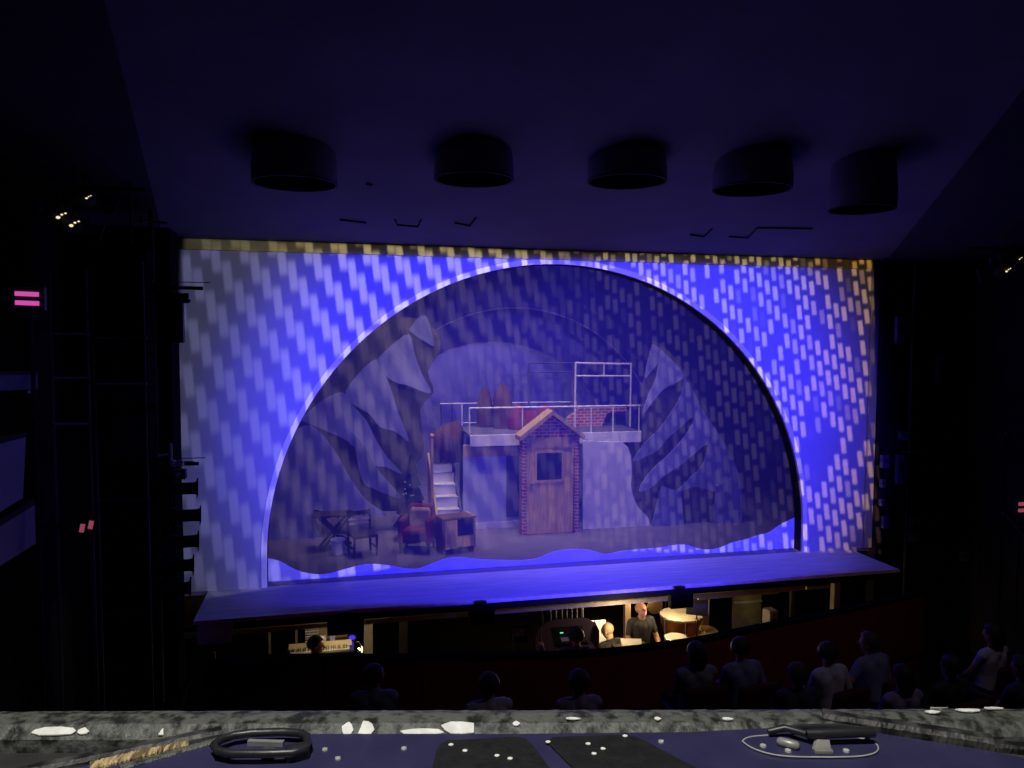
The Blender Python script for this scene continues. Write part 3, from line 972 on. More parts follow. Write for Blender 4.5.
def figure(mname, hands_at, lean=0.0, seated=True, turn=0.0, tilt=0.0, sleeves=.5, vox=.011, hz=.52, palm=((0, 0, -1), (0, 0, -1)), curl=.5, skirt=False):
    """one continuous seated or standing body facing +Y, on the floor under its hips"""
    caps = []
    hip = V((0, 0, hz if seated else .93))
    RL = M.Rotation(-lean, 3, 'X')

    def ub(x, y, z):
        return hip + RL @ V((x, y, z))
    caps.append((ub(-.07, 0, .02), .115, ub(.07, 0, .02), .115, 'trouser'))
    for sx in (-.06, .06):
        caps.append((ub(sx, 0, .08), .105, ub(sx, .01, .24), .105, 'shirt'))
        caps.append((ub(sx, .01, .24), .105, ub(sx * 1.5, .0, .42), .108, 'shirt'))
    caps.append((ub(-.15, -.01, .49), .06, ub(.15, -.01, .49), .06, 'shirt'))
    caps.append((ub(0, -.02, .47), .08, ub(0, -.01, .54), .058, 'shirt'))
    caps.append((ub(0, -.01, .52), .058, ub(0, .012, .62), .056, 'skin'))
    caps.append((ub(0, .012, .10), .10, ub(0, .02, .40), .105, 'shirt'))
    # head, turned about the neck
    nk = ub(0, .01, .588)
    RH = M.Rotation(turn, 3, 'Z') @ M.Rotation(-tilt, 3, 'X')
    hd = lambda x, y, z: nk + RH @ V((x, y, z))
    caps.append((hd(0, -.015, .115), .09, hd(0, .012, .105), .085, 'skin'))
    caps.append((hd(-.02, .03, .05), .052, hd(.02, .03, .05), .052, 'skin'))
    caps.append((hd(0, .055, .015), .034, hd(0, .03, .03), .045, 'skin'))
    caps.append((hd(0, .094, .10), .009, hd(0, .112, .066), .015, 'skin'))
    caps.append((hd(-.03, .088, .118), .01, hd(.03, .088, .118), .01, 'skin'))
    caps.append((hd(-.018, .084, .037), .0095, hd(.018, .084, .037), .0095, 'lips'))
    for s in (-1, 1):
        caps.append((hd(s * .032, .083, .098), .0125, hd(s * .03, .083, .098), .0125, 'eye'))
        caps.append((hd(s * .088, -.01, .09), .014, hd(s * .092, -.015, .07), .012, 'skin'))
    # arms
    for i, s in enumerate((-1, 1)):
        sh = ub(s * .185, -.01, .475)
        tgt = hands_at[i]
        el, w = ik(sh, V(tgt), .29, .25, V((s * .6, -.5, -1)))
        caps.append((sh, .06, sh + (el - sh) * sleeves, .05, 'shirt'))
        caps.append((sh + (el - sh) * sleeves, .046, el, .041, 'skin' if sleeves < 1 else 'shirt'))
        caps.append((el, .041, w, .027, 'skin' if sleeves < 1 else 'shirt'))
        hand(caps, w, (w - el), palm[i], -s, curl)
    # legs
    for s in (-1, 1):
        h0 = hip + V((s * .09, .0, 0))
        if seated:
            kn = V((s * .13, .44, hz + .0))
            an = V((s * .13, .42, .08))
        else:
            kn = V((s * .10, .02, .49))
            an = V((s * .11, -.01, .08))
        caps.append((h0, .088, kn, .062, 'trouser'))
        caps.append((kn, .06, an, .042, 'trouser'))
        caps.append((an + V((0, -.02, -.035)), .043, an + V((s * .02, .16, -.045)), .034, 'shoe'))
    mb = MB()
    for a, r0, b, r1, tg in caps:
        if (a - b).length > 1e-4:
            mb.cyl(a, b, r0, r1, 12)
        mb.ball(a, r0, 12, 8)
        mb.ball(b, r1, 12, 8)
    me = bpy.data.meshes.new('raw')
    me.from_pydata([tuple(p) for p in mb.v], [], mb.f)
    ob = bpy.data.objects.new('raw', me)
    COL.objects.link(ob)
    rm = ob.modifiers.new('r', 'REMESH')
    rm.mode = 'VOXEL'
    rm.voxel_size = vox
    sm = ob.modifiers.new('s', 'SMOOTH')
    sm.factor = .5
    sm.iterations = 2
    dg = bpy.context.evaluated_depsgraph_get()
    dg.update()
    out = bpy.data.meshes.new_from_object(ob.evaluated_get(dg))
    out.name = mname
    bpy.data.objects.remove(ob)
    bpy.data.meshes.remove(me)
    kinds = ['skin', 'shirt', 'trouser', 'shoe', 'lips', 'eye']
    for k in kinds:
        out.materials.append(K['shirtblack' if k == 'shirt' else 'lips' if k == 'lips' else k])
    segs = [(a, b - a, max((b - a).length_squared, 1e-9), r0, r1, kinds.index(tg)) for a, r0, b, r1, tg in caps]
    for p in out.polygons:
        c = p.center
        best, bi = 1e9, 0
        for a, ab, l2, r0, r1, ki in segs:
            t = (c - a).dot(ab) / l2
            t = 0 if t < 0 else 1 if t > 1 else t
            d = (c - a - ab * t).length - (r0 + (r1 - r0) * t)
            if d < best:
                best, bi = d, ki
        p.material_index = bi
        p.use_smooth = True
    return out, nk + RH @ V((0, 0, .105)), RH


def hair_mesh(c, RH, long=False, mname='hair'):
    mb = MB().ball((0, 0, 0), (.101, .112, .108), 22, 16)
    keep = []
    for f in mb.f:
        q = sum((V(mb.v[i]) for i in f), V()) / len(f)
        face = q.y > .02 + .05 * max(0, q.z / .1) and q.z < .052
        low = q.z < (-.09 if long else -.045)
        ear = abs(q.x) > .075 and q.z < .0 and q.y > -.03
        if not (face or low or ear):
            keep.append(f)
    me = bpy.data.meshes.new(mname)
    rnd = random.Random(3)
    vs = []
    for p in mb.v:
        p = V(p)
        k = 1 + rnd.uniform(-.02, .03)
        if long and p.z < 0:
            p = V((p.x * 1.12, p.y - .02, p.z * 1.9))
        vs.append(tuple(c + RH @ (p * k + V((0, -.008, .006)))))
    me.from_pydata(vs, [], keep)
    for p in me.polygons:
        p.use_smooth = True
    bm = bmesh.new()
    bm.from_mesh(me)
    bmesh.ops.delete(bm, geom=[v for v in bm.verts if not v.link_faces], context='VERTS')
    bm.to_mesh(me)
    bm.free()
    return me


def person(fig, loc, rz, label, shirt='shirtblack', skin='skin', trouser='trouser', hair=None, long=False, group=None, sc=1.0):
    me, hc, RH = fig
    o = bpy.data.objects.new('person', me)
    COL.objects.link(o)
    o.location = loc
    o.rotation_euler = (0, 0, rz)
    o.scale = (sc, sc, sc)
    for i, k in ((0, skin), (1, shirt), (2, trouser)):
        o.material_slots[i].link = 'OBJECT'
        o.material_slots[i].material = K[k]
    tag(o, label, 'person', group)
    if hair:
        h = bpy.data.objects.new('hair', hair_mesh(hc, RH, long))
        h.data.materials.append(K[hair])
        COL.objects.link(h)
        h.parent = o
        s = h.modifiers.new('thick', 'SOLIDIFY')
        s.thickness = .012
        s.offset = 0
    return o


for nm, c in (('shirtblue', (.20, .22, .34)), ('shirtwhite', (.55, .54, .58)), ('shirtlilac', (.30, .26, .42)), ('shirtgrey', (.24, .24, .28)), ('shirtnavy', (.05, .055, .10)), ('jean', (.12, .15, .26))):
    K[nm] = mat(nm, c, .9, scale=12)


def stool(loc, h, lab):
    t = thing('stool', lab, 'stool', loc)
    MB().lathe([(0, h - .06), (.17, h - .06), (.18, h - .03), (.16, h), (0, h)], n=20).build('seat', K['rubber'], t, smooth=True)
    MB().cyl((0, 0, .05), (0, 0, h - .05), .025).build('post', K['blackmetal'], t)
    for k in range(3):
        a = 2 * PI * k / 3
        MB().cyl((0, 0, .25), (.22 * math.cos(a), .22 * math.sin(a), .012), .012).build('leg', K['blackmetal'], t)
    return t


def rot(v, a):
    return V((v[0] * math.cos(a) - v[1] * math.sin(a), v[0] * math.sin(a) + v[1] * math.cos(a), v[2]))


# the percussionist, black T-shirt, facing the house
HDZ = PITF + .52 + .588 + .105
pp = onZ(640, 607, HDZ)
PL = V((pp.x, pp.y, PITF))
fig_p = figure('percussionist', [(-.20, .34, .60), (.17, .30, .66)], lean=.10, turn=.25, tilt=-.25, sleeves=.62, vox=.0095)
person(fig_p, PL, PI + .12, 'person in a black T-shirt playing percussion under the stage edge, lit warm', 'shirtblack', 'skin')
stool(PL + V((0, .02, 0)), .405, 'round black drum stool under the percussionist in the T-shirt')
# pad table in front of him
pt = PL + rot((0, .56, 0), PI + .12)
dp = thing('drum_pad', 'dark flat practice drum on a stand in front of the percussionist', 'drum', (pt.x - .07, pt.y, PITF), 0)
MB().lathe([(0, .60), (.2, .60), (.215, .61), (.215, .68), (.2, .69), (0, .69)], n=28).build('shell', K['rubber'], dp, smooth=True)
MB().lathe([(0, .692), (.19, .692), (.19, .698), (0, .698)], n=28).build('head', mat('grey_drum_skin', (.16, .13, .10), .6), dp)
for k in range(3):
    a = 2 * PI * k / 3 + .5
    MB().cyl((0, 0, .6), (.26 * math.cos(a), .26 * math.sin(a), .012), .012).build('leg', K['chrome'], dp)

# timpani
q = onY(681, 614, -.1)
R_ = .33
tm = thing('kettledrum', 'large copper kettledrum with a pale skin, right of the percussionist', 'drum', (q.x, -.1, PITF), 0)
zt = q.z - PITF
MB().lathe([(.05, zt - .52), (.17, zt - .46), (.27, zt - .32), (R_ - .01, zt - .12), (R_, zt - .03), (R_ - .01, zt - .03)], n=36).build('bowl', K['copper'], tm, smooth=True)
MB().lathe([(0, zt), (R_ + .005, zt), (R_ + .012, zt - .02), (R_ + .005, zt - .035)], n=36).build('head', K['drumhead'], tm)
MB().tube([((R_ + .012) * math.cos(2 * PI * k / 36), (R_ + .012) * math.sin(2 * PI * k / 36), zt - .012) for k in range(36)], .011, 6, True).build('hoop', K['chrome'], tm)
for k in range(6):
    a = 2 * PI * k / 6 + .3
    MB().cyl(((R_ + .02) * math.cos(a), (R_ + .02) * math.sin(a), zt), ((R_ + .01) * math.cos(a), (R_ + .01) * math.sin(a), zt - .3), .009).build('tension_rod', K['chrome'], tm)
for k in range(3):
    a = 2 * PI * k / 3
    MB().cyl((.1 * math.cos(a), .1 * math.sin(a), zt - .46), (.34 * math.cos(a), .34 * math.sin(a), .03), .02).build('leg', K['chrome'], tm)
# snare and floor tom below it
q = onY(676, 637, -.75)
sd = thing('snare_drum', 'small snare drum with a glowing pale skin below the kettledrum', 'drum', (q.x, -.75, PITF))
zt = q.z - PITF
MB().lathe([(.17, zt - .13), (.175, zt - .01), (.17, zt - .01)], n=30).build('shell', K['copper'], sd, smooth=True)
MB().lathe([(0, zt), (.172, zt), (.172, zt - .006)], n=30).build('head', K['drumhead'], sd)
for z in (zt - .005, zt - .125):
    MB().tube([(.18 * math.cos(2 * PI * k / 30), .18 * math.sin(2 * PI * k / 30), z) for k in range(30)], .009, 6, True).build('hoop', K['chrome'], sd)
for k in range(3):
    a = 2 * PI * k / 3 + .8
    MB().cyl((0, 0, zt - .14), (.26 * math.cos(a), .26 * math.sin(a), .012), .011).build('leg', K['chrome'], sd)
q = onY(703, 633, -.45)
cy = thing('cymbal', 'tilted brass cymbal on a stand at the right of the kettledrum', 'cymbal', (q.x, -.45, PITF))
zt = q.z - PITF
o = MB().lathe([(0, .03), (.03, .028), (.045, .012), (.24, -.012), (.24, -.016), (.0, .008)], n=36).build('disc', K['gold'], cy, smooth=True)
o.location = (0, 0, zt)
o.rotation_euler = (.12, -.22, 0)
MB().cyl((0, 0, .3), (0, 0, zt + .05), .01).build('stand', K['chrome'], cy)
for k in range(3):
    a = 2 * PI * k / 3
    MB().cyl((0, 0, .35), (.25 * math.cos(a), .25 * math.sin(a), .012), .01).build('leg', K['chrome'], cy)


def music_stand(loc, rz, h, lab, paper=True, w=.48, hh=.34, tilt=.35, pm='paper'):
    t = thing('music_stand', lab, 'music stand', loc, rz)
    MB().cyl((0, 0, .28), (0, 0, h), .012).build('post', K['blackmetal'], t)
    for k in range(3):
        a = 2 * PI * k / 3
        MB().cyl((0, 0, .32), (.24 * math.cos(a), .24 * math.sin(a), .01), .01).build('leg', K['blackmetal'], t)
    d = MB().box((0, 0, hh / 2), (w, .012, hh))
    d.box((0, -.03, .0), (w, .06, .012))
    dd = d.build('desk', K['blackmetal'], t)
    dd.location = (0, 0, h)
    dd.rotation_euler = (-tilt, 0, 0)
    return t


def sheet(loc, rz, tilt, w, h, lab):
    o = MB().box((-w / 4 - .002, 0, h / 2), (w / 2 - .006, .004, h)).box((w / 4 + .002, 0, h / 2), (w / 2 - .006, .004, h)).build('sheet_music', K['paper'])
    o.location = loc
    o.rotation_euler = (-tilt, 0, rz)
    return tag(o, lab, 'sheet music')


# reader with the bright bald head, looking away at the lit page
pp = onZ(613, 631, HDZ)
HEAD_READER = V(pp)
fig_r = figure('reader', [(-.16, .38, .72), (.18, .36, .74)], lean=.12, turn=.35, tilt=.35, sleeves=1.2, vox=.0095)
person(fig_r, V((pp.x, pp.y, PITF)), .35, 'bald person in dark clothes, head glowing warm beside the lit white page', 'shirtblack', 'skinpale')
stool(V((pp.x, pp.y, PITF)), .405, 'round black stool under the bald person')
q = onY(597, 641, pp.y + .75)
ms = music_stand((q.x - .02, pp.y + .75, PITF), -.1, q.z - PITF - .05, 'music stand carrying the bright white page beside the bald head')
sheet((q.x - .02, pp.y + .725, q.z - .035), -.1, .35, .36, .36, 'bright white open page on the music stand beside the bald head')
q = onY(629, 641, pp.y - .12)
o = MB().box((0, 0, 0), (.30, .20, .006), rx=.12).build('sheet_music', mat('shaded_paper', (.34, .31, .27), .8, scale=10))
o.location = (q.x, pp.y - .22, q.z)
o.rotation_euler = (.25, 0, -.25)
tag(o, 'slanted pale sheet just right of and below the bald head', 'sheet music')
dsk = thing('desk', 'low dark desk below the slanted pale sheet in the pit', 'desk', (q.x, pp.y - .22, PITF))
MB().box((0, .0, q.z - PITF - .06), (.5, .3, .03)).build('top', K['darkwood'], dsk)
for sx in (-.22, .22):
    for sy in (-.12, .12):
        MB().cyl((sx, sy, 0), (sx, sy, q.z - PITF - .07), .018).build('leg', K['blackmetal'], dsk)
# dark stand with page beside the kettledrum
q = onY(697, 612, -.55)
music_stand((q.x, -.55, PITF), -.5, q.z - PITF - .05, 'dark music stand standing in front of the kettledrum', hh=.3, w=.34)
q = onY(690, 604, .45)
music_stand((q.x, .45, PITF), -.3, q.z - PITF - .15, 'music stand behind the kettledrum, holding a small page')
sheet((q.x, .41, q.z - .12), -.3, .3, .26, .28, 'small warm-lit page on the stand behind the kettledrum')
q = onY(655, 606, .55)
hb_ = thing('hanging_gong', 'small brassy gong hanging behind the percussionist at the right', 'gong', (q.x, .55, PITF))
MB().lathe([(0, -.012), (.1, -.012), (.14, 0), (.14, .015), (.1, .005), (0, .005)], (0, 0, q.z - PITF), 28, axis=(0, 1, 0)).build('disc', K['gold'], hb_, smooth=True)
MB().tube([(-.2, 0, 0), (-.2, 0, q.z - PITF + .18), (.2, 0, q.z - PITF + .18), (.2, 0, 0)], .012, 6).build('frame', K['blackmetal'], hb_)
MB().box((0, 0, .012), (.5, .25, .024)).build('foot', K['blackmetal'], hb_)
q = onY(628, 610, .7)
pst = thing('pit_post', 'pale wooden post behind the percussionist at the left', 'post', (onY(627, 612, .7).x, .7, PITF))
MB().box((0, 0, .78), (.1, .1, 1.56)).build('shaft', K['woodtan'], pst)
MB().box((0, 0, .05), (.16, .16, .1)).build('foot', K['woodtan'], pst)

# tubular bells: bright bars in a row
tbz = onY(562, 604, -.2)
t = thing('tubular_bells', 'row of thin pale tubular bells in a dark frame left of the bright page', 'bells', (tbz.x, -.2, PITF))
zt = tbz.z - PITF + .02
for px in (550, 556, 562, 567, 572, 577, 583):
    x = onY(px, 610, -.2).x - tbz.x
    MB().cyl((x, 0, zt), (x + (.05 if px < 555 else 0), 0, zt - (.75 if px > 565 else .85)), .013, n=10).build('bell_tube', K['chrome'], t)
MB().box((0, 0, zt + .02), (.66, .05, .05)).build('top_bar', K['blackmetal'], t)
for sx in (-.32, .32):
    MB().cyl((sx, 0, 0), (sx, 0, zt + .02), .016).build('upright', K['blackmetal'], t)
    MB().box((sx, 0, .02), (.06, .45, .04)).build('foot', K['blackmetal'], t)

# rounded purple screen behind the conductor
q = onY(568, 619, -.7)
t = thing('acoustic_screen', 'dark purple round-topped screen behind the conductor', 'screen', (q.x, -.7, PITF))
h = q.z - PITF
MB().prism([(-.5, 0, .08), (.5, 0, .08), (.5, 0, h - .22), (.44, 0, h - .1), (.3, 0, h - .02), (0, 0, h), (-.3, 0, h - .02), (-.44, 0, h - .1), (-.5, 0, h - .22)], (0, .05, 0)).build('panel', K['purple'], t)
for sx in (-.35, .35):
    MB().box((sx, .02, .04), (.06, .4, .08)).build('foot', K['blackmetal'], t)

# conductor
pp = onZ(577, 637, PITF + .36 + HDZ - PITF)
pod = thing('podium', 'low black podium box under the conductor', 'podium', (pp.x, pp.y + .1, PITF))
MB().box((0, 0, .155), (1.1, 1.0, .31)).build('box', K['black'], pod, bevel=.01)
MB().box((0, 0, .335), (1.14, 1.04, .05)).build('top', K['rubber'], pod)
fig_c = figure('conductor', [(-.42, .42, .92), (.45, .30, .80)], lean=.08, turn=.1, sleeves=1.2, vox=.0095, curl=.7)
person(fig_c, V((pp.x, pp.y, PITF + .36)), -.15, 'person in dark clothes leading at the pit rail, seen from behind in the centre', 'shirtnavy', 'skin', hair='hairdark')
stool(V((pp.x, pp.y, PITF + .36)), .405, 'round black stool on the podium under the conductor')
q = onY(564, 637, pp.y + .62)
t = thing('monitor', 'small monitor with a green glowing screen left of the conductor', 'monitor', (q.x - .02, pp.y + .75, PITF), 0)
zz = q.z - PITF
MB().box((0, 0, zz), (.15, .03, .11)).build('housing', K['blackmetal'], t, bevel=.006)
MB().box((.02, -.017, 0.01 + zz), (.05, .004, .03)).build('screen', K['green'], t)
MB().cyl((0, .02, 0.01), (0, .02, zz), .014).build('post', K['blackmetal'], t)
MB().lathe([(0, 0), (.14, 0), (.14, .02), (0, .02)], n=20).build('base', K['blackmetal'], t)
q = onY(565, 643, pp.y + .55)
music_stand((q.x + .1, pp.y + .58, PITF), 0, q.z - PITF - .06, 'conductor music stand in front of the podium', tilt=.9, hh=.3)
o = MB().box((0, 0, 0), (.11, .07, .004)).build('note_card', K['paper'])
o.location = (q.x, pp.y + .56, q.z + .05)
o.rotation_euler = (.4, 0, 0)
tag(o, 'small pale card on the conductor stand under the green screen', 'card')
# framed stand with a pale sheet, left of the conductor
q = onY(527, 638, -1.4)
t = thing('bell_frame', 'thin brown square frame left of the conductor', 'frame', (q.x, -1.4, PITF))
w_, zt, zb = .2, onY(527, 628, -1.4).z - PITF, .02
for sx in (-w_, w_):
    MB().cyl((sx, 0, 0), (sx, 0, zt), .011).build('upright', K['darkpipe'], t)
MB().cyl((-w_, 0, zt), (w_, 0, zt), .011).build('crossbar', K['darkpipe'], t)
for sx in (-w_, w_):
    MB().box((sx, 0, .012), (.05, .35, .024)).build('foot', K['darkpipe'], t)
o = MB().box((0, 0, 0), (.13, .004, .09)).build('hanging_sheet', K['shirtgrey'])
MB_loc = onY(520, 636, -1.43)
o.location = MB_loc
t2 = music_stand((MB_loc.x, -1.38, PITF), 0, MB_loc.z - PITF - .08, 'dark music stand inside the thin brown frame', hh=.22, w=.26, tilt=0.05)
o.location = (MB_loc.x, -1.395, MB_loc.z + .03)
tag(o, 'small pale sheet on the stand inside the thin brown frame', 'sheet music')

# keyboard corner
KY = -.6
a, b = onY(286, 655, KY), onY(354, 650, KY)
kz = (a.z + b.z) / 2 - PITF
kx = (a.x + b.x) / 2
L_ = b.x - a.x
t = thing('keyboard', 'electronic keyboard with pale keys lit warm at the left of the pit', 'keyboard', (kx, KY, PITF))
MB().box((0, .05, kz), (L_, .34, .07)).build('body', K['blackmetal'], t, bevel=.012)
kk = MB()
nw_ = 36
for i in range(nw_):
    x = -L_ / 2 + .06 + (L_ - .12) * (i + .5) / nw_
    kk.box((x, -.03, kz + .045), ((L_ - .12) / nw_ * .88, .15, .02))
kk.build('white_keys', mat('aged_keys', (.50, .47, .42), .5, scale=10), t)
kk = MB()
for i in range(nw_ - 1):
    if i % 7 in (2, 6): continue
    x = -L_ / 2 + .06 + (L_ - .12) * (i + 1) / nw_
    kk.box((x, 0.0, kz + .062), ((L_ - .12) / nw_ * .5, .09, .022))
kk.build('black_keys', K['rubber'], t)
MB().box((0, .14, kz + .05), (L_ - .06, .12, .02), rx=.35).build('control_panel', mat('olive_panel', (.42, .36, .20), .5), t)
for sx in (-.3, .3):
    MB().cyl((sx, -.1, 0.01), (sx, .22, kz - .04), .016).build('leg', K['blackmetal'], t)
    MB().cyl((sx, .22, 0.01), (sx, -.1, kz - .04), .016).build('leg', K['blackmetal'], t)
pp = onZ(315, 646, HDZ)
fig_k = figure('keyboardist', [(-.22, .44, .66), (.20, .44, .66)], lean=.10, turn=-1.5, tilt=.1, sleeves=1.2, vox=.0095)
ky = min(pp.y, KY - .62)
pp = onY(315, 646, ky)
person(fig_k, V((pp.x, ky, pp.z - (HDZ - PITF))), -.05, 'dark-haired person in dark clothes at the keyboard, one cheek lit orange', 'shirtblack', 'skin', hair='hairdark')
kst = pp.z - (HDZ - PITF) - PITF
if kst > .03:
    ri = thing('riser', 'low black riser under the keyboard player', 'platform', (pp.x, ky + .1, PITF))
    MB().box((0, 0, kst / 2), (.7, .9, kst)).build('box', K['black'], ri)
stool(V((pp.x, ky, max(PITF, PITF + kst))), .405, 'round black stool under the keyboard player')
# rack of bars, mixer boxes, screen
q = onY(312, 634, .3)
t = thing('slatted_rack', 'pale rack of short horizontal bars behind the keyboard', 'rack', (q.x, .3, PITF))
zt, zb = onY(312, 627, .3).z - PITF, onY(312, 642, .3).z - PITF
for sx in (-.1, .1):
    MB().box((sx * .55, 0, (zt) / 2), (.02, .03, zt)).build('upright', K['pipe'], t)
for i in range(6):
    MB().box((.0, -.02, zb + (zt - zb) * (i + .5) / 6), (.2, .02, .016)).build('bar', K['whitepl'], t)
MB().box((0, 0, .02), (.3, .3, .04)).build('foot', K['blackmetal'], t)
q0, q1 = onY(318, 628, .5), onY(346, 643, .5)
t = thing('pit_screen_panel', 'olive flat panel behind the keyboard, lit by the pit lamp', 'panel', ((q0.x + q1.x) / 2, .5, PITF))
MB().box((0, 0, (q0.z - PITF) / 2 + .05), (q1.x - q0.x + .25, .04, q0.z - PITF + .1)).build('board', K['beam'], t)
for sx in (-.2, .2):
    MB().box((sx, .1, .02), (.05, .35, .04)).build('foot', K['blackmetal'], t)
for (x0, x1, y0, y1, lab) in ((319, 326, 636, 641, 'small white box lying on the shelf behind the keyboard'), (330, 335, 635, 640, 'small pale blue box on the shelf behind the keyboard, right of the white one')):
    p0, p1 = onY(x0, y1, -.05), onY(x1, y0, -.05)
    o = MB().box((0, 0, (p1.z - p0.z) / 2), (p1.x - p0.x, .08, p1.z - p0.z)).build('small_box', K['whitepl'] if x0 < 325 else K['setblue'], bevel=.006)
    o.location = ((p0.x + p1.x) / 2, -.05, p0.z)
    tag(o, lab, 'box')
sh = thing('shelf', 'narrow dark shelf on legs behind the keyboard', 'shelf', (onY(330, 641, -.05).x, -.05, PITF))
zsh = onY(327, 641, -.05).z - PITF
MB().box((0, 0, zsh - .015), (.5, .2, .03)).build('board', K['darkwood'], sh)
for sx in (-.22, .22):
    MB().box((sx, 0, (zsh - .03) / 2), (.03, .18, zsh - .03)).build('leg', K['darkwood'], sh)
q = onY(352, 637, -.1)
t = thing('blue_screen', 'small round blue glowing lamp at the right end of the keyboard', 'lamp', (q.x, -.1, PITF))
MB().cyl((0, 0, 0.02), (0, 0, q.z - PITF), .012).build('post', K['blackmetal'], t)
MB().lathe([(0, -.03), (.06, -.03), (.07, 0), (.06, .02), (0, .02)], (0, .0, q.z - PITF), 20, axis=(0, -1, 0)).build('housing', K['blackmetal'], t)
MB().ball((0, -.022, q.z - PITF), (.05, .012, .035), 16, 8).build('lens', K['blueled'], t)
MB().lathe([(0, 0), (.12, 0), (.12, .02), (0, .02)], n=20).build('base', K['blackmetal'], t)
q = onY(361, 648, -.85)
t = thing('gooseneck_lamp', 'thin gooseneck stand lamp with a bright glint right of the keyboard', 'lamp', (q.x, -.85, PITF))
zz = q.z - PITF
MB().tube([(0, 0, .01), (0, 0, zz - .1), (.0, -.01, zz + .04), (-.03, -.02, zz + .1), (-.07, -.02, zz + .09)], .009, 8).build('neck', K['chrome'], t)
MB().lathe([(.012, 0), (.05, .05), (.045, .05), (0, .02)], (-.04, -.03, zz + .02), 16, axis=(.6, -.5, -.6)).build('shade', K['chrome'], t)
MB().ball((.01, -.05, zz), (.014, .014, .05), 10, 6).build('bulb', K['warmlamp'], t)
MB().lathe([(0, 0), (.13, 0), (.13, .02), (0, .02)], n=20).build('base', K['blackmetal'], t)

# posts and panels under the stage
def post(px, Y, lab, mt_='beam', w=.09):
    x = onY(px, 600, Y).x
    t = thing('stage_prop_post', lab, 'post', (x, Y, PITF))
    zt = -.07 - PITF
    MB().box((0, 0, zt / 2), (w, w, zt)).build('shaft', K[mt_], t)
    MB().box((0, 0, .01), (w * 1.8, w * 1.8, .02)).build('base_plate', K[mt_], t)
    MB().box((0, 0, zt - .012), (w * 1.8, w * 1.8, .02)).build('top_plate', K[mt_], t)
post(704, .1, 'lit olive prop post under the stage right of the cymbal', w=.13)
post(835, -.3, 'rightmost lit prop post under the stage edge', w=.11)
post(792, .2, 'thin prop post under the stage left of the rightmost post', 'darkpipe', .07)
post(296, .2, 'thin prop post under the stage behind the keyboard at its left', 'pipe', .035)
post(269, -.3, 'leftmost thin prop post under the stage edge', 'pipe', .03)
post(368, .1, 'dim olive prop post under the stage right of the blue lamp', 'beam', .13)
post(403, .4, 'dim olive prop post under the stage, in the dark middle', 'darkpipe', .13)
q0, q1 = onY(698, 598, -.6), onY(778, 590, -.6)
t = thing('apron_beam', 'olive beam under the apron right of the kettledrum', 'beam', ((q0.x + q1.x) / 2, -.6, (q0.z + q1.z) / 2))
MB().box((0, 0, 0), (q1.x - q0.x, .06, .07)).build('flange', K['beam'], t)
MB().box((0, 0, .09), (q1.x - q0.x, .03, .11)).build('web', K['fascia'], t)
q0, q1 = onY(806, 588, -.5), onY(829, 586, -.5)
t = thing('apron_beam', 'short olive beam under the apron at the far right, beside the rightmost post', 'beam', ((q0.x + q1.x) / 2, -.5, (q0.z + q1.z) / 2))
MB().box((0, 0, 0), (q1.x - q0.x, .06, .05)).build('flange', K['beam'], t)
MB().box((0, 0, .08), (q1.x - q0.x, .03, .1)).build('web', K['fascia'], t)
q0, q1 = onY(733, 592, 1.4), onY(760, 634, 1.4)
t = thing('pit_screen_panel', 'olive panel with a pale bar under the stage right of the kettledrum', 'panel', ((q0.x + q1.x) / 2, 1.4, PITF))
MB().box((0, 0, .8), (q1.x - q0.x, .05, 1.6)).build('board', K['beam'], t)
zb_ = onY(745, 602, 1.37).z - PITF
MB().box((0, -.04, zb_), (q1.x - q0.x, .03, .03)).build('bar', K['whitepl'], t)
q = onY(774, 619, -.3)
t = thing('monitor_speaker', 'small speaker with a pale ring under the stage, in front of the right beam', 'speaker', (q.x, -.3, PITF), .1)
zz = q.z - PITF
MB().box((0, .1, zz), (.17, .2, .27)).build('cabinet', mat('pale_speaker_grey', (.34, .32, .27), .6), t, bevel=.012)
MB().lathe([(.035, -.012), (.06, 0), (.06, .008), (.035, .005)], (0, .0, zz - .05), 22, axis=(0, -1, 0)).build('cone', K['rubber'], t)
MB().lathe([(0, 0), (.025, 0), (.025, .01), (0, .01)], (0, 0, zz + .07), 18, axis=(0, -1, 0)).build('tweeter', K['rubber'], t)
MB().cyl((0, .1, .02), (0, .1, zz - .13), .02).build('pole', K['blackmetal'], t)
MB().lathe([(0, 0), (.16, 0), (.16, .02), (0, .02)], (0, .1, 0), 20).build('base', K['blackmetal'], t)

# ------------------------------------------------------------------ stalls audience
def theatre_seat(loc, rz, lab):
    t = thing('theatre_seat', lab, 'seat', loc, rz, 'dark red stalls seats')
    MB().box((0, .05, .38), (.5, .46, .1)).build('seat_cushion', K['redseat'], t, bevel=.03)
    MB().box((0, -.24, .66), (.5, .09, .56), rx=.12).build('backrest', K['redseat'], t, bevel=.035)
    for sx in (-.28, .28):
        MB().box((sx, 0, .58), (.06, .4, .04)).build('armrest', K['darkwood'], t, bevel=.01)
        MB().box((sx, -.02, .28), (.045, .36, .56)).build('side_frame', K['blackmetal'], t)
    return t


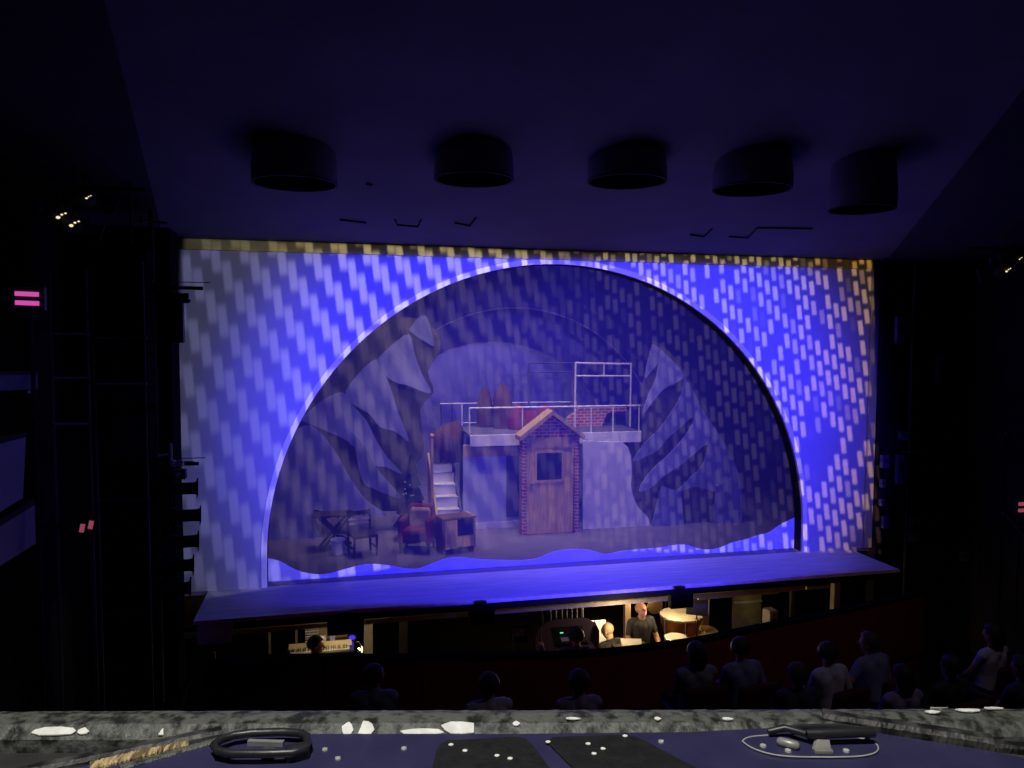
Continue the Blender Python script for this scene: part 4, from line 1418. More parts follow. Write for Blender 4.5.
K['redseat'] = mat('dark_red_plush', (.07, .012, .014), .95, scale=20)
fa_ = figure('audience_lap', [(-.10, .30, .60), (.10, .30, .60)], lean=-.05, sleeves=.5, vox=.013)
fb_ = figure('audience_reach', [(-.42, .36, .82), (.16, .30, .60)], lean=.25, turn=.5, sleeves=.5, vox=.013)
fc_ = figure('audience_turned', [(-.06, .34, .70), (.2, .2, .58)], lean=.1, turn=-.7, sleeves=1.2, vox=.013)
SZ = STALL + .95
aud = [(695, 675, fa_, 'shirtgrey', 'hairdark', 0, 'person in a grey top seated leftmost of the group by the pit rail', 'leftmost by the pit rail'),
       (744, 673, fc_, 'shirtblue', 'hairdark', .3, 'person in a pale blue shirt, second from the left by the pit rail', 'of the pale blue shirt second from the left'),
       (796, 698, fa_, 'shirtnavy', 'hairbrown', -.2, 'person in a navy top sitting in front of the pale blue shirt', 'of the navy top near the balcony ledge'),
       (832, 678, fc_, 'shirtwhite', 'hairdark', .5, 'person in a white top right of the group by the pit rail', 'of the white top by the pit rail'),
       (880, 668, fb_, 'shirtblue', 'hairbrown', .5, 'person in a blue shirt leaning over with one arm reaching left', 'of the leaning blue shirt'),
       (900, 700, fa_, 'shirtlilac', 'hairdark', .2, 'person in a lilac top sitting just below the reaching blue shirt', 'of the lilac top below the blue shirt'),
       (990, 655, fa_, 'shirtwhite', 'hairdark', .6, 'person in a white top at the far right of the stalls', 'of the white top at the far right'),
       (1019, 690, fa_, 'shirtnavy', 'hairdark', .6, 'person in a navy top at the right edge of the picture', 'at the right edge of the picture'),
       (948, 690, fa_, 'shirtblack', 'hairdark', .4, 'person in black between the lilac top and the far right pair', 'of the person in black at right'),
       (374, 700, fa_, 'shirtblue', 'hairdark', -.1, 'person in a blue top seated left of centre below the red pit wall', 'of the blue top left of centre'),
       (488, 709, fa_, 'shirtwhite', 'hairdark', .2, 'person in a white top low in the middle, before the red pit wall', 'of the white top low in the middle'),
       (578, 706, fa_, 'shirtlilac', 'hairdark', 0, 'person in a lilac top seated directly before the conductor', 'directly before the conductor')]
for px, py, fg, sh_, hr, rz, lab, sl in aud:
    p = onZ(px, py, SZ)
    theatre_seat((p.x, p.y, STALL), rz * .4, 'dark red theatre seat ' + sl)
    person(fg, (p.x, p.y, STALL), rz * .4, lab, sh_, 'skin', hair=hr, long=(px in (695, 776, 900, 990, 424)), group='stalls audience')
# ------------------------------------------------------------------ left side of the auditorium
def stage_light(loc, aim, lab, L=.42, r=.095, rz_hang=1, matb='blackmetal', group=None, flare=True):
    """profile spotlight: lens tube, body, yoke, clamp and colour frame; aim is the beam direction"""
    a = V(aim).normalized()
    t = thing('stage_light', lab, 'stage light', loc, 0, group)
    m_ = K[matb]
    MB().lathe([(0, -L * .5), (r * .9, -L * .5), (r * 1.05, -L * .42), (r * 1.05, -L * .1), (r * .8, -L * .02)], n=20, axis=a).build('lamp_house', m_, t, smooth=True)
    MB().lathe([(r * .74, -L * .05), (r * .74, L * .42), (r * .8, L * .44), (r * .8, L * .5), (r * .66, L * .5), (r * .64, L * .3)], n=20, axis=a).build('lens_tube', m_, t, smooth=True)
    MB().lathe([(0, 0), (r * .66, 0), (r * .5, .02), (0, .03)], a * L * .36, n=20, axis=a).build('lens', K['glassdark'], t, smooth=True)
    s = a.cross(V((0, 0, 1))).normalized() if abs(a.z) < .95 else V((1, 0, 0))
    c = -a * L * .2
    e = V((0, 0, 1)) * rz_hang
    pts = [c + s * r * 1.12, c + s * r * 1.2 + e * r * 1.2, c + s * r * .5 + e * r * 1.7, c - s * r * .5 + e * r * 1.7, c - s * r * 1.2 + e * r * 1.2, c - s * r * 1.12]
    MB().tube(pts, .011, 6).build('yoke', m_, t)
    u = a.cross(s)
    fr_ = MB()
    ctr = a * L * .5
    w = r * 1.02
    if flare:
        for (p, q) in ((-1, 1), (1, 1), (1, -1), (-1, -1)):
            pass
        cs = [ctr + s * w + u * w, ctr - s * w + u * w, ctr - s * w - u * w, ctr + s * w - u * w]
        fr_.tube(cs, .008, 4, True)
        fr_.build('colour_frame', m_, t)
    MB().box(c + e * r * 1.7 + e * .03, (.05, .05, .07)).build('clamp', m_, t)
    return t


# boom pole with spotlights across the left edge of the white cloth
BX, BYy = -5.62, -1.5
for nm, x, lab in (('lighting_boom', -5.60, 'black vertical boom pole carrying the spotlights at the left of the cloth'),):
    t = thing(nm, lab, 'pole', (x, -1.5, STALL))
    MB().cyl((0, 0, 0), (0, 0, 6.1), .03).build('pole', K['darkpipe'], t)
    MB().box((0, 0, .02), (.5, .5, .04)).build('base_plate', K['blackmetal'], t)
    for z in (3.04, 5.02):
        MB().cyl((0, 0, z), (.42, 0, z), .02).build('side_arm', K['darkpipe'], t)
booms = [(197, 488, 'top spotlight of the column along the left edge of the cloth'),
         (200, 515, 'second spotlight from the top at the left edge of the cloth'),
         (198, 541, 'third spotlight from the top at the left edge of the cloth'),
         (193, 565, 'fourth spotlight from the top at the left edge of the cloth'),
         (190, 588, 'lowest spotlight of the column at the left edge of the cloth')]
for x, y, lab in booms:
    p = onY(x, y, -1.5)
    stage_light(p + V((-.24, 0, 0)), (1, .12, -.02), lab, L=.48, r=.10, matb='black', group='spotlights up the left boom')
# flags and short pipes seen against the cloth
for (x, y, lab) in ((188, 288, 'short thin black arm sticking out near the top left of the cloth'), (184, 464, 'short thin black arm sticking out above the left column of spotlights')):
    p = onY(x, y, -1.5)
    t = thing('boom_arm', lab, 'arm', (p.x - .25, -1.5, p.z))
    MB().cyl((-.1, 0, 0), (.42, 0, 0), .022).build('bar', K['blackmetal'], t)
    MB().cyl((-.1, 0, .07), (.5, 0, .07), .005).build('wire', K['blackmetal'], t)
    MB().box((-.1, 0, 0), (.06, .06, .1)).build('clamp', K['blackmetal'], t)
p = onY(182, 318, -1.5)
t = thing('scroller_box', 'upright black box with a small bracket at the upper left cloth edge', 'box', p)
MB().box((-.06, 0, 0), (.16, .12, .6)).build('housing', K['blackmetal'], t, bevel=.01)
MB().box((.05, 0, .24), (.06, .05, .12)).build('bracket', K['blackmetal'], t)
p = onY(181, 474, -1.5)
t = thing('scroller_box', 'small grey box with a round lens above the left column of spotlights', 'box', p)
MB().box((-.02, 0, 0), (.16, .12, .12)).build('housing', K['fixturedark'], t, bevel=.01)
MB().lathe([(0, 0), (.03, 0), (.03, .015), (0, .015)], (-.02, -.06, 0), 16, axis=(0, -1, 0)).build('lens', K['whitepl'], t)
p = onY(171, 460, -1.6)
t = thing('camera_bracket', 'small pale metal bracket with two knobs above the grey box', 'bracket', p)
MB().box((-.12, 0, .06), (.2, .03, .025), ry=-.12).build('arm', K['whitepl'], t)
MB().cyl((0, 0, -.05), (0, 0, .2), .02).build('stem', K['whitepl'], t)
for dx in (.03, .11):
    MB().ball((dx, -.02, -.04), .045, 12, 8).build('knob', K['whitepl'], t)

# black tower masking the left of the stage
tw = thing('masking_tower', 'tall black masking tower left of the bright cloth', 'tower', (-6.15, -1.15, STALL))
xl_ = onY(178, 300, -.92).x
MB().box((xl_ + 6.15 - .45, 0, 2.95), (.9, .5, 5.9)).build('panel', K['blackcloth'], tw)
MB().box((xl_ + 6.15 - .45, -.02, .03), (1.0, .7, .06)).build('base', K['black'], tw)
for z in (1.2, 2.6, 4.0, 5.3):
    MB().box((xl_ + 6.15 - .45, -.27, z), (.86, .03, .035)).build('batten', K['darkpipe'], tw)
t = thing('speaker_column', 'tall black speaker column left of the masking tower', 'speaker', (onY(133, 400, -1.9).x, -1.9, 2.2))
for k in range(4):
    MB().box((0, 0, .3 + .62 * k), (.42, .4, .58)).build('cabinet', K['blackcloth'], t, bevel=.02)
    MB().box((0, -.21, .3 + .62 * k), (.36, .012, .5)).build('grille', K['black'], t)
MB().cyl((0, .1, 2.5), (0, .1, 3.6), .015).build('hanging_wire', K['darkpipe'], t)

# lighting ladders of thin pipe
def ladder(xs, ys, rungs, Y, lab):
    p0 = onY(xs[0], ys[1], Y)
    t = thing('lighting_ladder', lab, 'ladder', (p0.x, Y, 0))
    for x in xs:
        a, b = onY(x, ys[0], Y), onY(x, ys[1], Y)
        MB().cyl((b.x - p0.x, 0, STALL), (b.x - p0.x, 0, a.z), .018, n=8).build('upright', K['darkpipe'], t)
    for y in rungs:
        a, b = onY(xs[0], y, Y), onY(xs[1], y, Y)
        MB().cyl((a.x - p0.x, 0, a.z), (b.x - p0.x, 0, b.z), .016, n=8).build('rung', K['pipe'], t)
    return t
ladder((54, 90), (268, 436), (334, 378, 424), -2.6, 'thin pipe lighting ladder at the far left, nearest the pink lamp')
ladder((97, 147), (262, 470), (338, 384), -2.2, 'second pipe lighting ladder, just left of the black tower')
GL = [(62, 222, 'stage lamp with a warm glint high at the far left, lower left of the pair'), (75, 230, 'stage lamp with a warm glint high at the far left, lower right of the pair'), (90, 203, 'stage lamp with a faint glint, topmost at the far left'),
      (1000, 274, 'stage lamp with a warm glint at the right edge, lower one'), (1013, 262, 'stage lamp with a pale glint at the right edge, upper one')]
for px, py, lab in GL:
    Y = -2.55 if px < 500 else -1.8
    p = onY(px, py, Y)
    t = stage_light(p + V((0, .12, .04)), (.75 if px < 500 else -.75, .6, -.3), lab, L=.4, r=.10, matb='fixturedark', group='glinting lamps high at the sides')
    k = .6 if px in (90, 1013) else 1.0
    mb = MB()
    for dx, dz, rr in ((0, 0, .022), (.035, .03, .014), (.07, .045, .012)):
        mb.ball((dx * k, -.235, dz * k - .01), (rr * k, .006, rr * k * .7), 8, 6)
    mb.build('glint_beads', K['glint'], t)  # glowing beads stand in for glints on the lens
t = thing('lamp_bar', 'dark horizontal bar carrying the glinting lamps at the far left', 'pole', onY(75, 208, -2.4))
MB().cyl((-.7, 0, .22), (.7, 0, .22), .025).build('bar', K['darkpipe'], t)
MB().cyl((0, 0, .22), (0, 0, zc(-2.4) - t.location.z - .12), .015).build('drop_pipe', K['darkpipe'], t)
t = thing('lamp_bar', 'dark horizontal bar carrying the glinting lamps at the right edge', 'pole', onY(1006, 266, -1.65))
MB().cyl((-.7, 0, .25), (.7, 0, .25), .025).build('bar', K['darkpipe'], t)
MB().cyl((0, 0, .25), (0, 0, zc(-1.65) - t.location.z - .12), .015).build('drop_pipe', K['darkpipe'], t)
# pale edges on the fixtures near the top left
p = onY(160, 223, -1.9)
t = thing('boom_arm', 'thin pale bar just above the speaker column at the top left', 'arm', p)
MB().cyl((-.2, 0, .03), (.08, 0, 0), .014).build('bar', K['pipe'], t)
MB().box((-.2, 0, .03), (.05, .05, .08)).build('clamp', K['blackmetal'], t)

# pink led panels
def led(px, py, w, h, gap, Y, lab, m_, slant=0.0, vert=False):
    p = onY(px, py, Y)
    s = (p - CAM).dot(FW) / FPX
    t = thing('led_panel', lab, 'led panel', p)
    if vert:
        MB().box((0, .04, 0), (w * s * 2 + gap * s + .1, .06, h * s + .1)).build('housing', K['blackmetal'], t)
    else:
        MB().box((0, .04, 0), (w * s + .08, .06, h * s * 2 + gap * s + .08)).build('housing', K['blackmetal'], t)
    for sg in (-1, 1):
        if vert:
            MB().box((sg * (w + gap) / 2 * s, 0, sg * .015), (w * s, .02, h * s), ry=.2).build('light_bar', m_, t)
        else:
            MB().box((0, 0, sg * (h + gap) / 2 * s), (w * s, .02, h * s), ry=slant).build('light_bar', m_, t)
    MB().cyl((0, .08, STALL - p.z), (0, .08, 0), .018).build('stand_pole', K['black'], t)
    MB().cyl((0, .08, 0), ((-6.985 if px < 500 else 7.44) - p.x, .08, 0), .02).build('wall_arm', K['blackmetal'], t)
led(27, 298.5, 21, 4.5, 4.5, -4.2, 'two pink glowing light bars at the far left edge', K['pink'], .03)
led(86.5, 526.5, 4, 8, 4, -2.8, 'small dim pink pair of lights low at the left', K['pinkdim'], vert=True)
led(1025, 507, 15, 3.4, 3, -1.7, 'two pink light bars at the right edge, low', K['pinkdim'])

# box fronts on the left wall, facing the stage, catching the blue light
def quad_box(name, quads, Y0, Y1, lab, cat):
    t = None
    for k, (px, m_) in enumerate(quads):
        pts = [onY(x, y, Y0 + (Y1 - Y0) * min(max(x / 40, 0), 1)) for x, y in px]
        if t is None:
            t = thing(name, lab, cat, sum(pts, V()) / len(pts))
        MB().prism([p - V(t.location) for p in pts], (-.06, .05, 0)).build('front_panel' if k == 0 else 'ledge_top', K[m_], t)
    return t
quad_box('box_balcony', [([(-30, 452), (26, 437), (23, 498), (-30, 530)], 'boxfront'), ([(-30, 444), (28, 432), (26, 437), (-30, 452)], 'darkwood')], -4.6, -4.0, 'blue lit curved front of the upper box balcony at the far left', 'balcony')
quad_box('box_balcony', [([(-30, 545), (38, 503), (38, 542), (-30, 585)], 'boxfront'), ([(-30, 536), (38, 498), (38, 503), (-30, 545)], 'darkwood')], -4.6, -4.0, 'blue lit front of the lower box balcony at the far left', 'balcony')
quad_box('box_balcony', [([(-30, 376), (38, 375), (38, 389), (-30, 392)], 'fixture'), ([(-30, 372), (38, 371), (38, 375), (-30, 376)], 'darkwood')], -4.6, -4.0, 'dim blue narrow front of the topmost box balcony at the far left', 'balcony')
p = onY(26, 388, -4.05)
t = thing('wall_lamp', 'small unlit pale wall lamp under the topmost box balcony', 'lamp', p)
MB().box((0, .0, 0), (.08, .03, .1)).build('back_plate', K['fixture'], t)
MB().tube([(-.04, -.03, -.04), (-.04, -.03, .05), (.03, -.03, .05), (.03, -.03, -.04)], .006, 6).build('bracket', K['whitepl'], t)

# ------------------------------------------------------------------ right side
t = thing('lighting_boom', 'dark vertical boom pole right of the cloth, carrying bluish lamps', 'pole', (onY(909, 450, -.3).x, -.3, STALL))
MB().cyl((0, 0, 0), (0, 0, 5.9), .03).build('pole', K['darkpipe'], t)
MB().box((0, 0, .02), (.25, .25, .04)).build('base_plate', K['blackmetal'], t)
side = [(901, 330, 8, 27, 'pale blue-grey slim lamp high on the right boom'), (941, 369, 5, 30, 'thin blue-grey lamp right of the boom, high up'),
        (902, 470, 9, 30, 'wide blue-grey lamp halfway down the right boom'), (886, 462, 7, 13, 'short bluish lamp just right of the cloth, top of three'),
        (884, 484, 4, 8, 'tiny bluish lamp just right of the cloth, middle of three'), (883, 503, 4, 7, 'tiny bluish lamp just right of the cloth, lowest of three'),
        (886, 523, 5, 12, 'small dim bluish lamp near the foot of the cloth at right'), (915, 530, 9, 26, 'larger dim bluish lamp low on the right boom'), (905, 436, 9, 8, 'small pale block above the wide lamp on the right boom'),
        (965, 557, 8, 9, 'small dim square lamp alone at the lower right')]
for px, py, w, h, lab in side:
    p = onY(px, py, -.32)
    s = (p - CAM).dot(FW) / FPX
    t = thing('side_lamp', lab, 'stage light', p, -.2, 'bluish lamps on the right')
    MB().box((0, .05, 0), (w * s, .1, h * s)).build('housing', K['fixture'], t, bevel=.008)
    MB().box((0, -.003, h * s * .1), (w * s * .5, .012, h * s * .35)).build('vent_plate', K['fixturedark'], t)
    MB().box((w * s * .5 + .03, .08, 0), (.09, .03, .03)).build('bracket', K['blackmetal'], t)
    MB().cyl((w * s * .5 + .06, .08, -h * s * .5), (w * s * .5 + .06, .08, h * s * .5), .012).build('yoke', K['blackmetal'], t)
for a, b, Y, lab in (((906, 452), (922, 453), -.5, 'thin pale bar across the right boom above the wide lamp'), ((1008, 434), (1030, 436), -1.7, 'thin pale bar at the right edge above the pink bars'), ((1005, 514), (1030, 545), -1.8, 'slanting dull handrail at the right edge under the pink bars')):
    p, q = onY(*a, Y), onY(*b, Y)
    t = thing('boom_arm', lab, 'arm', p)
    MB().cyl((0, 0, 0), q - p, .016).build('bar', K['pipe'], t)
    MB().cyl((0, .03, STALL - p.z), (0, .03, 0), .012).build('post', K['blackcloth'], t)
    MB().box((0, .02, 0), (.05, .05, .06)).build('clamp', K['blackmetal'], t)
# ------------------------------------------------------------------ balcony ledge and flight case in the foreground
LZ = 3.14
e0, e1 = onZ(-60, 716, LZ), onZ(1090, 713, LZ)
ld_ = (e1 - e0).normalized()
ln = V((0, 0, 1)).cross(ld_)                       # pointing away from the viewer
LO = onZ(512, 716, LZ)
LB = M((ld_, ln, V((0, 0, 1)))).transposed()
ang = math.atan2(ld_.y, ld_.x)


def lz(px, py, dz=0.0):                            # pixel -> ledge frame (along, away, up)
    p = onZ(px, py, LZ + dz)
    return LB.transposed() @ (p - LO)


led = struct(MB().box((0, -.42, -.37), (4.2, .84, .70)).build('balcony_ledge', K['ledge']))
led.location = LO
led.rotation_euler = (0, 0, ang)
# raised worn edge strip along the far side
mb = MB()
rnd = random.Random(5)
N = 260
prof = [(.012, -.20), (.012, -.006), (.004, .006), (-.012, .010), (-.034, .008), (-.050, -.004), (-.052, -.022)]
vs, fs = [], []
for i in range(N + 1):
    x = -1.6 + 3.2 * i / N
    for k, (a, b) in enumerate(prof):
        j = .0005 if 1 < k < 6 else 0
        vs.append((x, a + rnd.uniform(-j, j), b + rnd.uniform(-j, j)))
for i in range(N):
    for k in range(len(prof) - 1):
        a = i * len(prof) + k
        fs.append((a, a + len(prof), a + len(prof) + 1, a + 1))
mb.add(vs, fs).build('edge_strip', K['caseedge'], led)
def strip_z(y):
    pr = sorted(prof)
    for (a, b), (c, d) in zip(pr, pr[1:]):
        if a <= y <= c and c - a > 1e-6:
            return b + (d - b) * (y - a) / (c - a)
    return .0 if y < -.05 else .006


# flaked bare patches along the strip
for (x0, x1, y, h) in ((28, 82, 731, 4), (76, 90, 731, 3), (155, 165, 733, 6), (238, 246, 734, 5), (252, 266, 734, 4), (285, 300, 733, 3), (340, 354, 730, 7), (357, 375, 730, 8), (398, 442, 731, 4), (440, 478, 729, 6), (655, 660, 724, 3), (722, 733, 724, 2),
                       (932, 946, 711, 2.5), (926, 938, 718, 2.5), (958, 978, 716, 4), (984, 1000, 713, 4), (120, 126, 738, 3), (566, 580, 724, 2), (512, 520, 727, 2)):
    a, b = lz(x0, y + h / 2, .004), lz(x1, y - h / 2, .004)
    m_ = 9
    P = []
    cx, cy_, rx, ry = (a.x + b.x) / 2, (a.y + b.y) / 2, abs(b.x - a.x) / 2, max(abs(b.y - a.y) / 2, .002)
    for k in range(m_):
        t = 2 * PI * k / m_
        f = rnd.uniform(.75, 1.15)
        yy = max(cy_ + ry * math.sin(t) * f, -.0475)
        P.append((cx + rx * math.cos(t) * f, yy, strip_z(yy) + .0022))
    MB().prism(P, (0, 0, .0012)).build('paint_chip', K['chip'], led)

# the lidded case lying on the ledge
fc = thing('flight_case', 'indigo case lid with splayed worn edges, handles and black pads on the balcony ledge', 'case', LO, ang)
TZ = .004
lid = [(212, 741), (300, 737), (512, 737), (690, 735), (828, 728), (990, 754), (1160, 790), (1160, 860), (-180, 860), (-120, 806)]
P = [lz(*p) for p in lid]
MB().prism([V((p.x, p.y, -.018)) for p in P], (0, 0, .018 + TZ)).build('lid', K['case'], fc)


def rib(name, A, B, w, h, material, z=0.0, jit=.0006, n=60):
    a, b = lz(*A), lz(*B)
    d = (b - a).normalized()
    s = V((-d.y, d.x, 0))
    pr = [(-w / 2, 0), (-w / 2 * .9, h * .7), (-w / 4, h), (w / 4, h), (w / 2 * .9, h * .7), (w / 2, 0)]
    vs, fs = [], []
    for i in range(n + 1):
        c = a + (b - a) * (i / n)
        for (u, v) in pr:
            q = c + s * (u + rnd.uniform(-jit, jit))
            vs.append((q.x, q.y, z + v + rnd.uniform(-jit, jit) * .6))
    m_ = len(pr)
    for i in range(n):
        for k in range(m_):
            fs.append((i * m_ + k, i * m_ + (k + 1) % m_, (i + 1) * m_ + (k + 1) % m_, (i + 1) * m_ + k))
    fs += [tuple(range(m_)), tuple(range(n * m_, n * m_ + m_))]
    return MB().add(vs, fs).build(name, material, fc)


rib('edge_rib', (222, 737), (-60, 795), .020, .012, K['caserib'])
rib('ply_edge', (188, 747), (90, 771), .018, .009, K['straw'], jit=.0012, n=90).__setitem__('label', 'frayed straw-coloured ply edge')
rib('inner_rib', (236, 739), (120, 772), .012, .007, K['caseedge'])
rib('edge_rib', (822, 722), (992, 748), .026, .015, K['caserib'])
rib('edge_rib', (985, 748), (1130, 760), .02, .009, K['caserib'])
for (poly) in ([(428, 790), (436, 757), (440, 749), (448, 745.5), (516, 741.5), (525, 743), (532, 749), (562, 790)],
               [(590, 790), (553, 753), (547, 746), (553, 742), (622, 739.5), (634, 741), (645, 746), (728, 790)]):
    P = [lz(*p) for p in poly]
    MB().prism([V((p.x, p.y, TZ)) for p in P], (0, 0, .003)).build('grip_pad', K['pad'], fc, bevel=.001)
for k, (px, py) in enumerate(((325, 753), (661, 745), (404, 752), (338, 762))):
    p = lz(px, py)
    o = MB().lathe([(.0036, 0), (.0032, .0015), (.0015, .002), (0, .002)], (p.x, p.y, TZ), 12).box((p.x, p.y, TZ + .002), (.006, .001, .001)).build('screw', K['steel'], fc)
# bits of debris on the pads
for px, py in ((451, 751), (497, 762), (510, 765), (465, 757), (588, 750), (603, 755), (594, 760), (625, 742), (548, 748)):
    p = lz(px, py)
    MB().ball((p.x, p.y, TZ + .004), (.0035, .003, .0012), 7, 5).build('paint_fleck', K['chip'], fc)

# folding handles (each moves on the case: parts with their own pieces)
def lp(px, py, z):
    p = lz(px, py)
    return V((p.x, p.y, z))
h1 = MB().tube([lp(*q, .016) for q in ((214, 758), (222, 752), (234, 748), (252, 745.5), (282, 744.5), (300, 745.5), (307, 749), (308, 756), (304, 763), (292, 766), (262, 767), (232, 767), (218, 764))], .0050, 10, True).build('handle', K['handle'], fc, smooth=True, label='dark rounded ring handle at the left of the lid')
c = lp(297, 762, .012)
MB().box(c, (.028, .014, .018), rz=.4).build('hinge_block', K['handle'], h1, bevel=.003)
c = lp(266, 751, .010)
MB().box(c, (.044, .006, .006), rz=-.06).build('inner_bar', mat('scuffed_bar', (.30, .31, .31), .4, .3, scale=50), h1)
c = lp(268, 761, .010)
MB().lathe([(.009, 0), (.008, .004), (0, .005)], c, 14).build('rivet', K['chrome'], h1)
c = lp(248, 757, .006)
MB().prism([lp(226, 762, TZ), lp(236, 752, TZ), lp(296, 749, TZ), lp(300, 760, TZ)], (0, 0, .0025)).build('base_plate', K['case'], h1)

_ov = [(742, 746), (748, 742), (765, 740), (800, 739), (850, 741), (874, 747), (877, 756), (860, 761), (820, 762), (780, 760.5), (755, 754)]
oval = [lp(x, y, TZ) for x, y in smooth_line(_ov + [_ov[0]], 4)[:-1]]
K['handlesteel'] = mat('scuffed_steel', (.32, .32, .30), .4, .3, scale=50)
h2 = MB().prism(oval, (0, 0, .002)).build('handle_plate', K['case'], fc, label='oval handle plate at the right of the lid')
MB().tube([p + V((0, 0, .002)) for p in oval], .0009, 6, True).build('plate_rim', K['steel'], h2)
MB().tube([lp(806, 748, .018), lp(830, 749, .020), (lp(866, 748, .020)), lp(873, 747.5, .019)], .0060, 12).build('grip_bar', K['handle'], h2, smooth=True)
MB().tube([lp(768, 741, .012), lp(785, 741, .017), lp(806, 748, .018)], .0042, 10).build('grip_arm', K['handle'], h2, smooth=True)
MB().tube([lp(768, 741, .012), lp(800, 739, .016), lp(840, 740, .018), lp(868, 744, .018)], .0034, 8).build('grip_arm', K['handle'], h2, smooth=True)
MB().prism([lp(814, 757, .006), lp(832, 757, .006), lp(829, 749, .016), lp(818, 749, .016)], (0, .008, 0)).box(lp(823, 758, .0085), (.022, .008, .005)).build('hinge_block', K['handlesteel'], h2, bevel=.001)
MB().lathe([(.003, -.013), (.0055, -.010), (.0055, .010), (.003, .013)], lp(788, 752, .0105), 14, axis=(1, -.6, 0)).build('spring_block', K['handlesteel'], h2, smooth=True)
for q in ((763, 751), (788, 756), (846, 756)):
    MB().lathe([(.004, 0), (.0035, .002), (0, .003)], lp(*q, TZ + .002), 12).build('rivet', K['steel'], h2)
# ------------------------------------------------------------------ lights
class NG:                                  # little helper for maths nodes in a lamp's node tree
    def __init__(s, nt):
        s.nt = nt

    def m(s, op, a, b=None, c=None, clamp=False):
        n = s.nt.nodes.new('ShaderNodeMath')
        n.operation = op
        n.use_clamp = clamp
        for i, x in enumerate((a, b, c)):
            if x is None: continue
            if isinstance(x, (int, float)):
                n.inputs[i].default_value = x
            else:
                s.nt.links.new(x, n.inputs[i])
        return n.outputs[0]

    def ss(s, x, a, b):                    # smooth step from a to b
        n = s.nt.nodes.new('ShaderNodeMapRange')
        n.interpolation_type = 'SMOOTHSTEP'
        n.inputs['From Min'].default_value = a
        n.inputs['From Max'].default_value = b
        if isinstance(x, (int, float)):
            n.inputs['Value'].default_value = x
        else:
            s.nt.links.new(x, n.inputs['Value'])
        return n.outputs[0]


def spot(name, loc, target, half, energy, color, blend=.5, radius=.02):
    ld = bpy.data.lights.new(name, 'SPOT')
    ld.energy = energy
    ld.color = color
    ld.spot_size = 2 * half
    ld.spot_blend = blend
    ld.shadow_soft_size = radius
    o = bpy.data.objects.new(name, ld)
    COL.objects.link(o)
    o.location = loc
    q = (V(target) - V(loc)).to_track_quat('-Z', 'Y')
    o.rotation_euler = q.to_euler()
    Rm = q.to_matrix()

    def uv(p):
        l = Rm.transposed() @ (V(p) - V(loc))
        return l.x / -l.z, l.y / -l.z
    return o, ld, uv


def lamp_nodes(ld):
    ld.use_nodes = True
    nt = ld.node_tree
    em = next(n for n in nt.nodes if n.type == 'EMISSION')
    tc = nt.nodes.new('ShaderNodeTexCoord')
    sp = nt.nodes.new('ShaderNodeSeparateXYZ')
    nt.links.new(tc.outputs['Normal'], sp.inputs[0])
    g = NG(nt)
    z = g.m('ABSOLUTE', sp.outputs['Z'])
    z = g.m('MAXIMUM', z, .01)
    u = g.m('DIVIDE', sp.outputs['X'], z)
    v = g.m('DIVIDE', sp.outputs['Y'], z)
    return nt, em, g, u, v


def shutters(g, v, uv, xm, soft=.004):
    vt = uv((xm, -.075, HEAD + .01))[1]
    vb = max(uv((x_, 0, z_))[1] for x_, z_ in (((.2, -.12), (5.4, -.12)) if xm > 0 else ((-4.5, -.04),)))
    return g.m('MULTIPLY', g.ss(v, vb - soft, vb + soft), g.ss(v, vt + soft, vt - soft))


# blue wash: two profile spots from the front of house, shuttered to the stage
for (lx, tx, e) in ((-2.6, -1.2, 8600), (2.6, 1.7, 8200)):
    o, ld, uv = spot('blue_wash_spot', (lx, -10.0, 4.75), (tx, 0, 2.2), math.radians(30), e, (.050, .036, 1.0), .75, .05)
    nt, em, g, u, v = lamp_nodes(ld)
    vt = uv((tx, -.05, HEAD - .16))[1]
    vb = uv((tx, -1.24, -.045))[1]
    s = g.m('MULTIPLY', g.ss(v, vb - .004, vb + .004), g.ss(v, vt + .012, vt - .004))
    # soft oval beam
    rr = g.m('ADD', g.m('POWER', g.m('DIVIDE', u, .47), 2), g.m('POWER', g.m('DIVIDE', v, .46), 2))
    s = g.m('MULTIPLY', s, g.ss(rr, 1.0, .12))
    nt.links.new(s, em.inputs['Strength'])


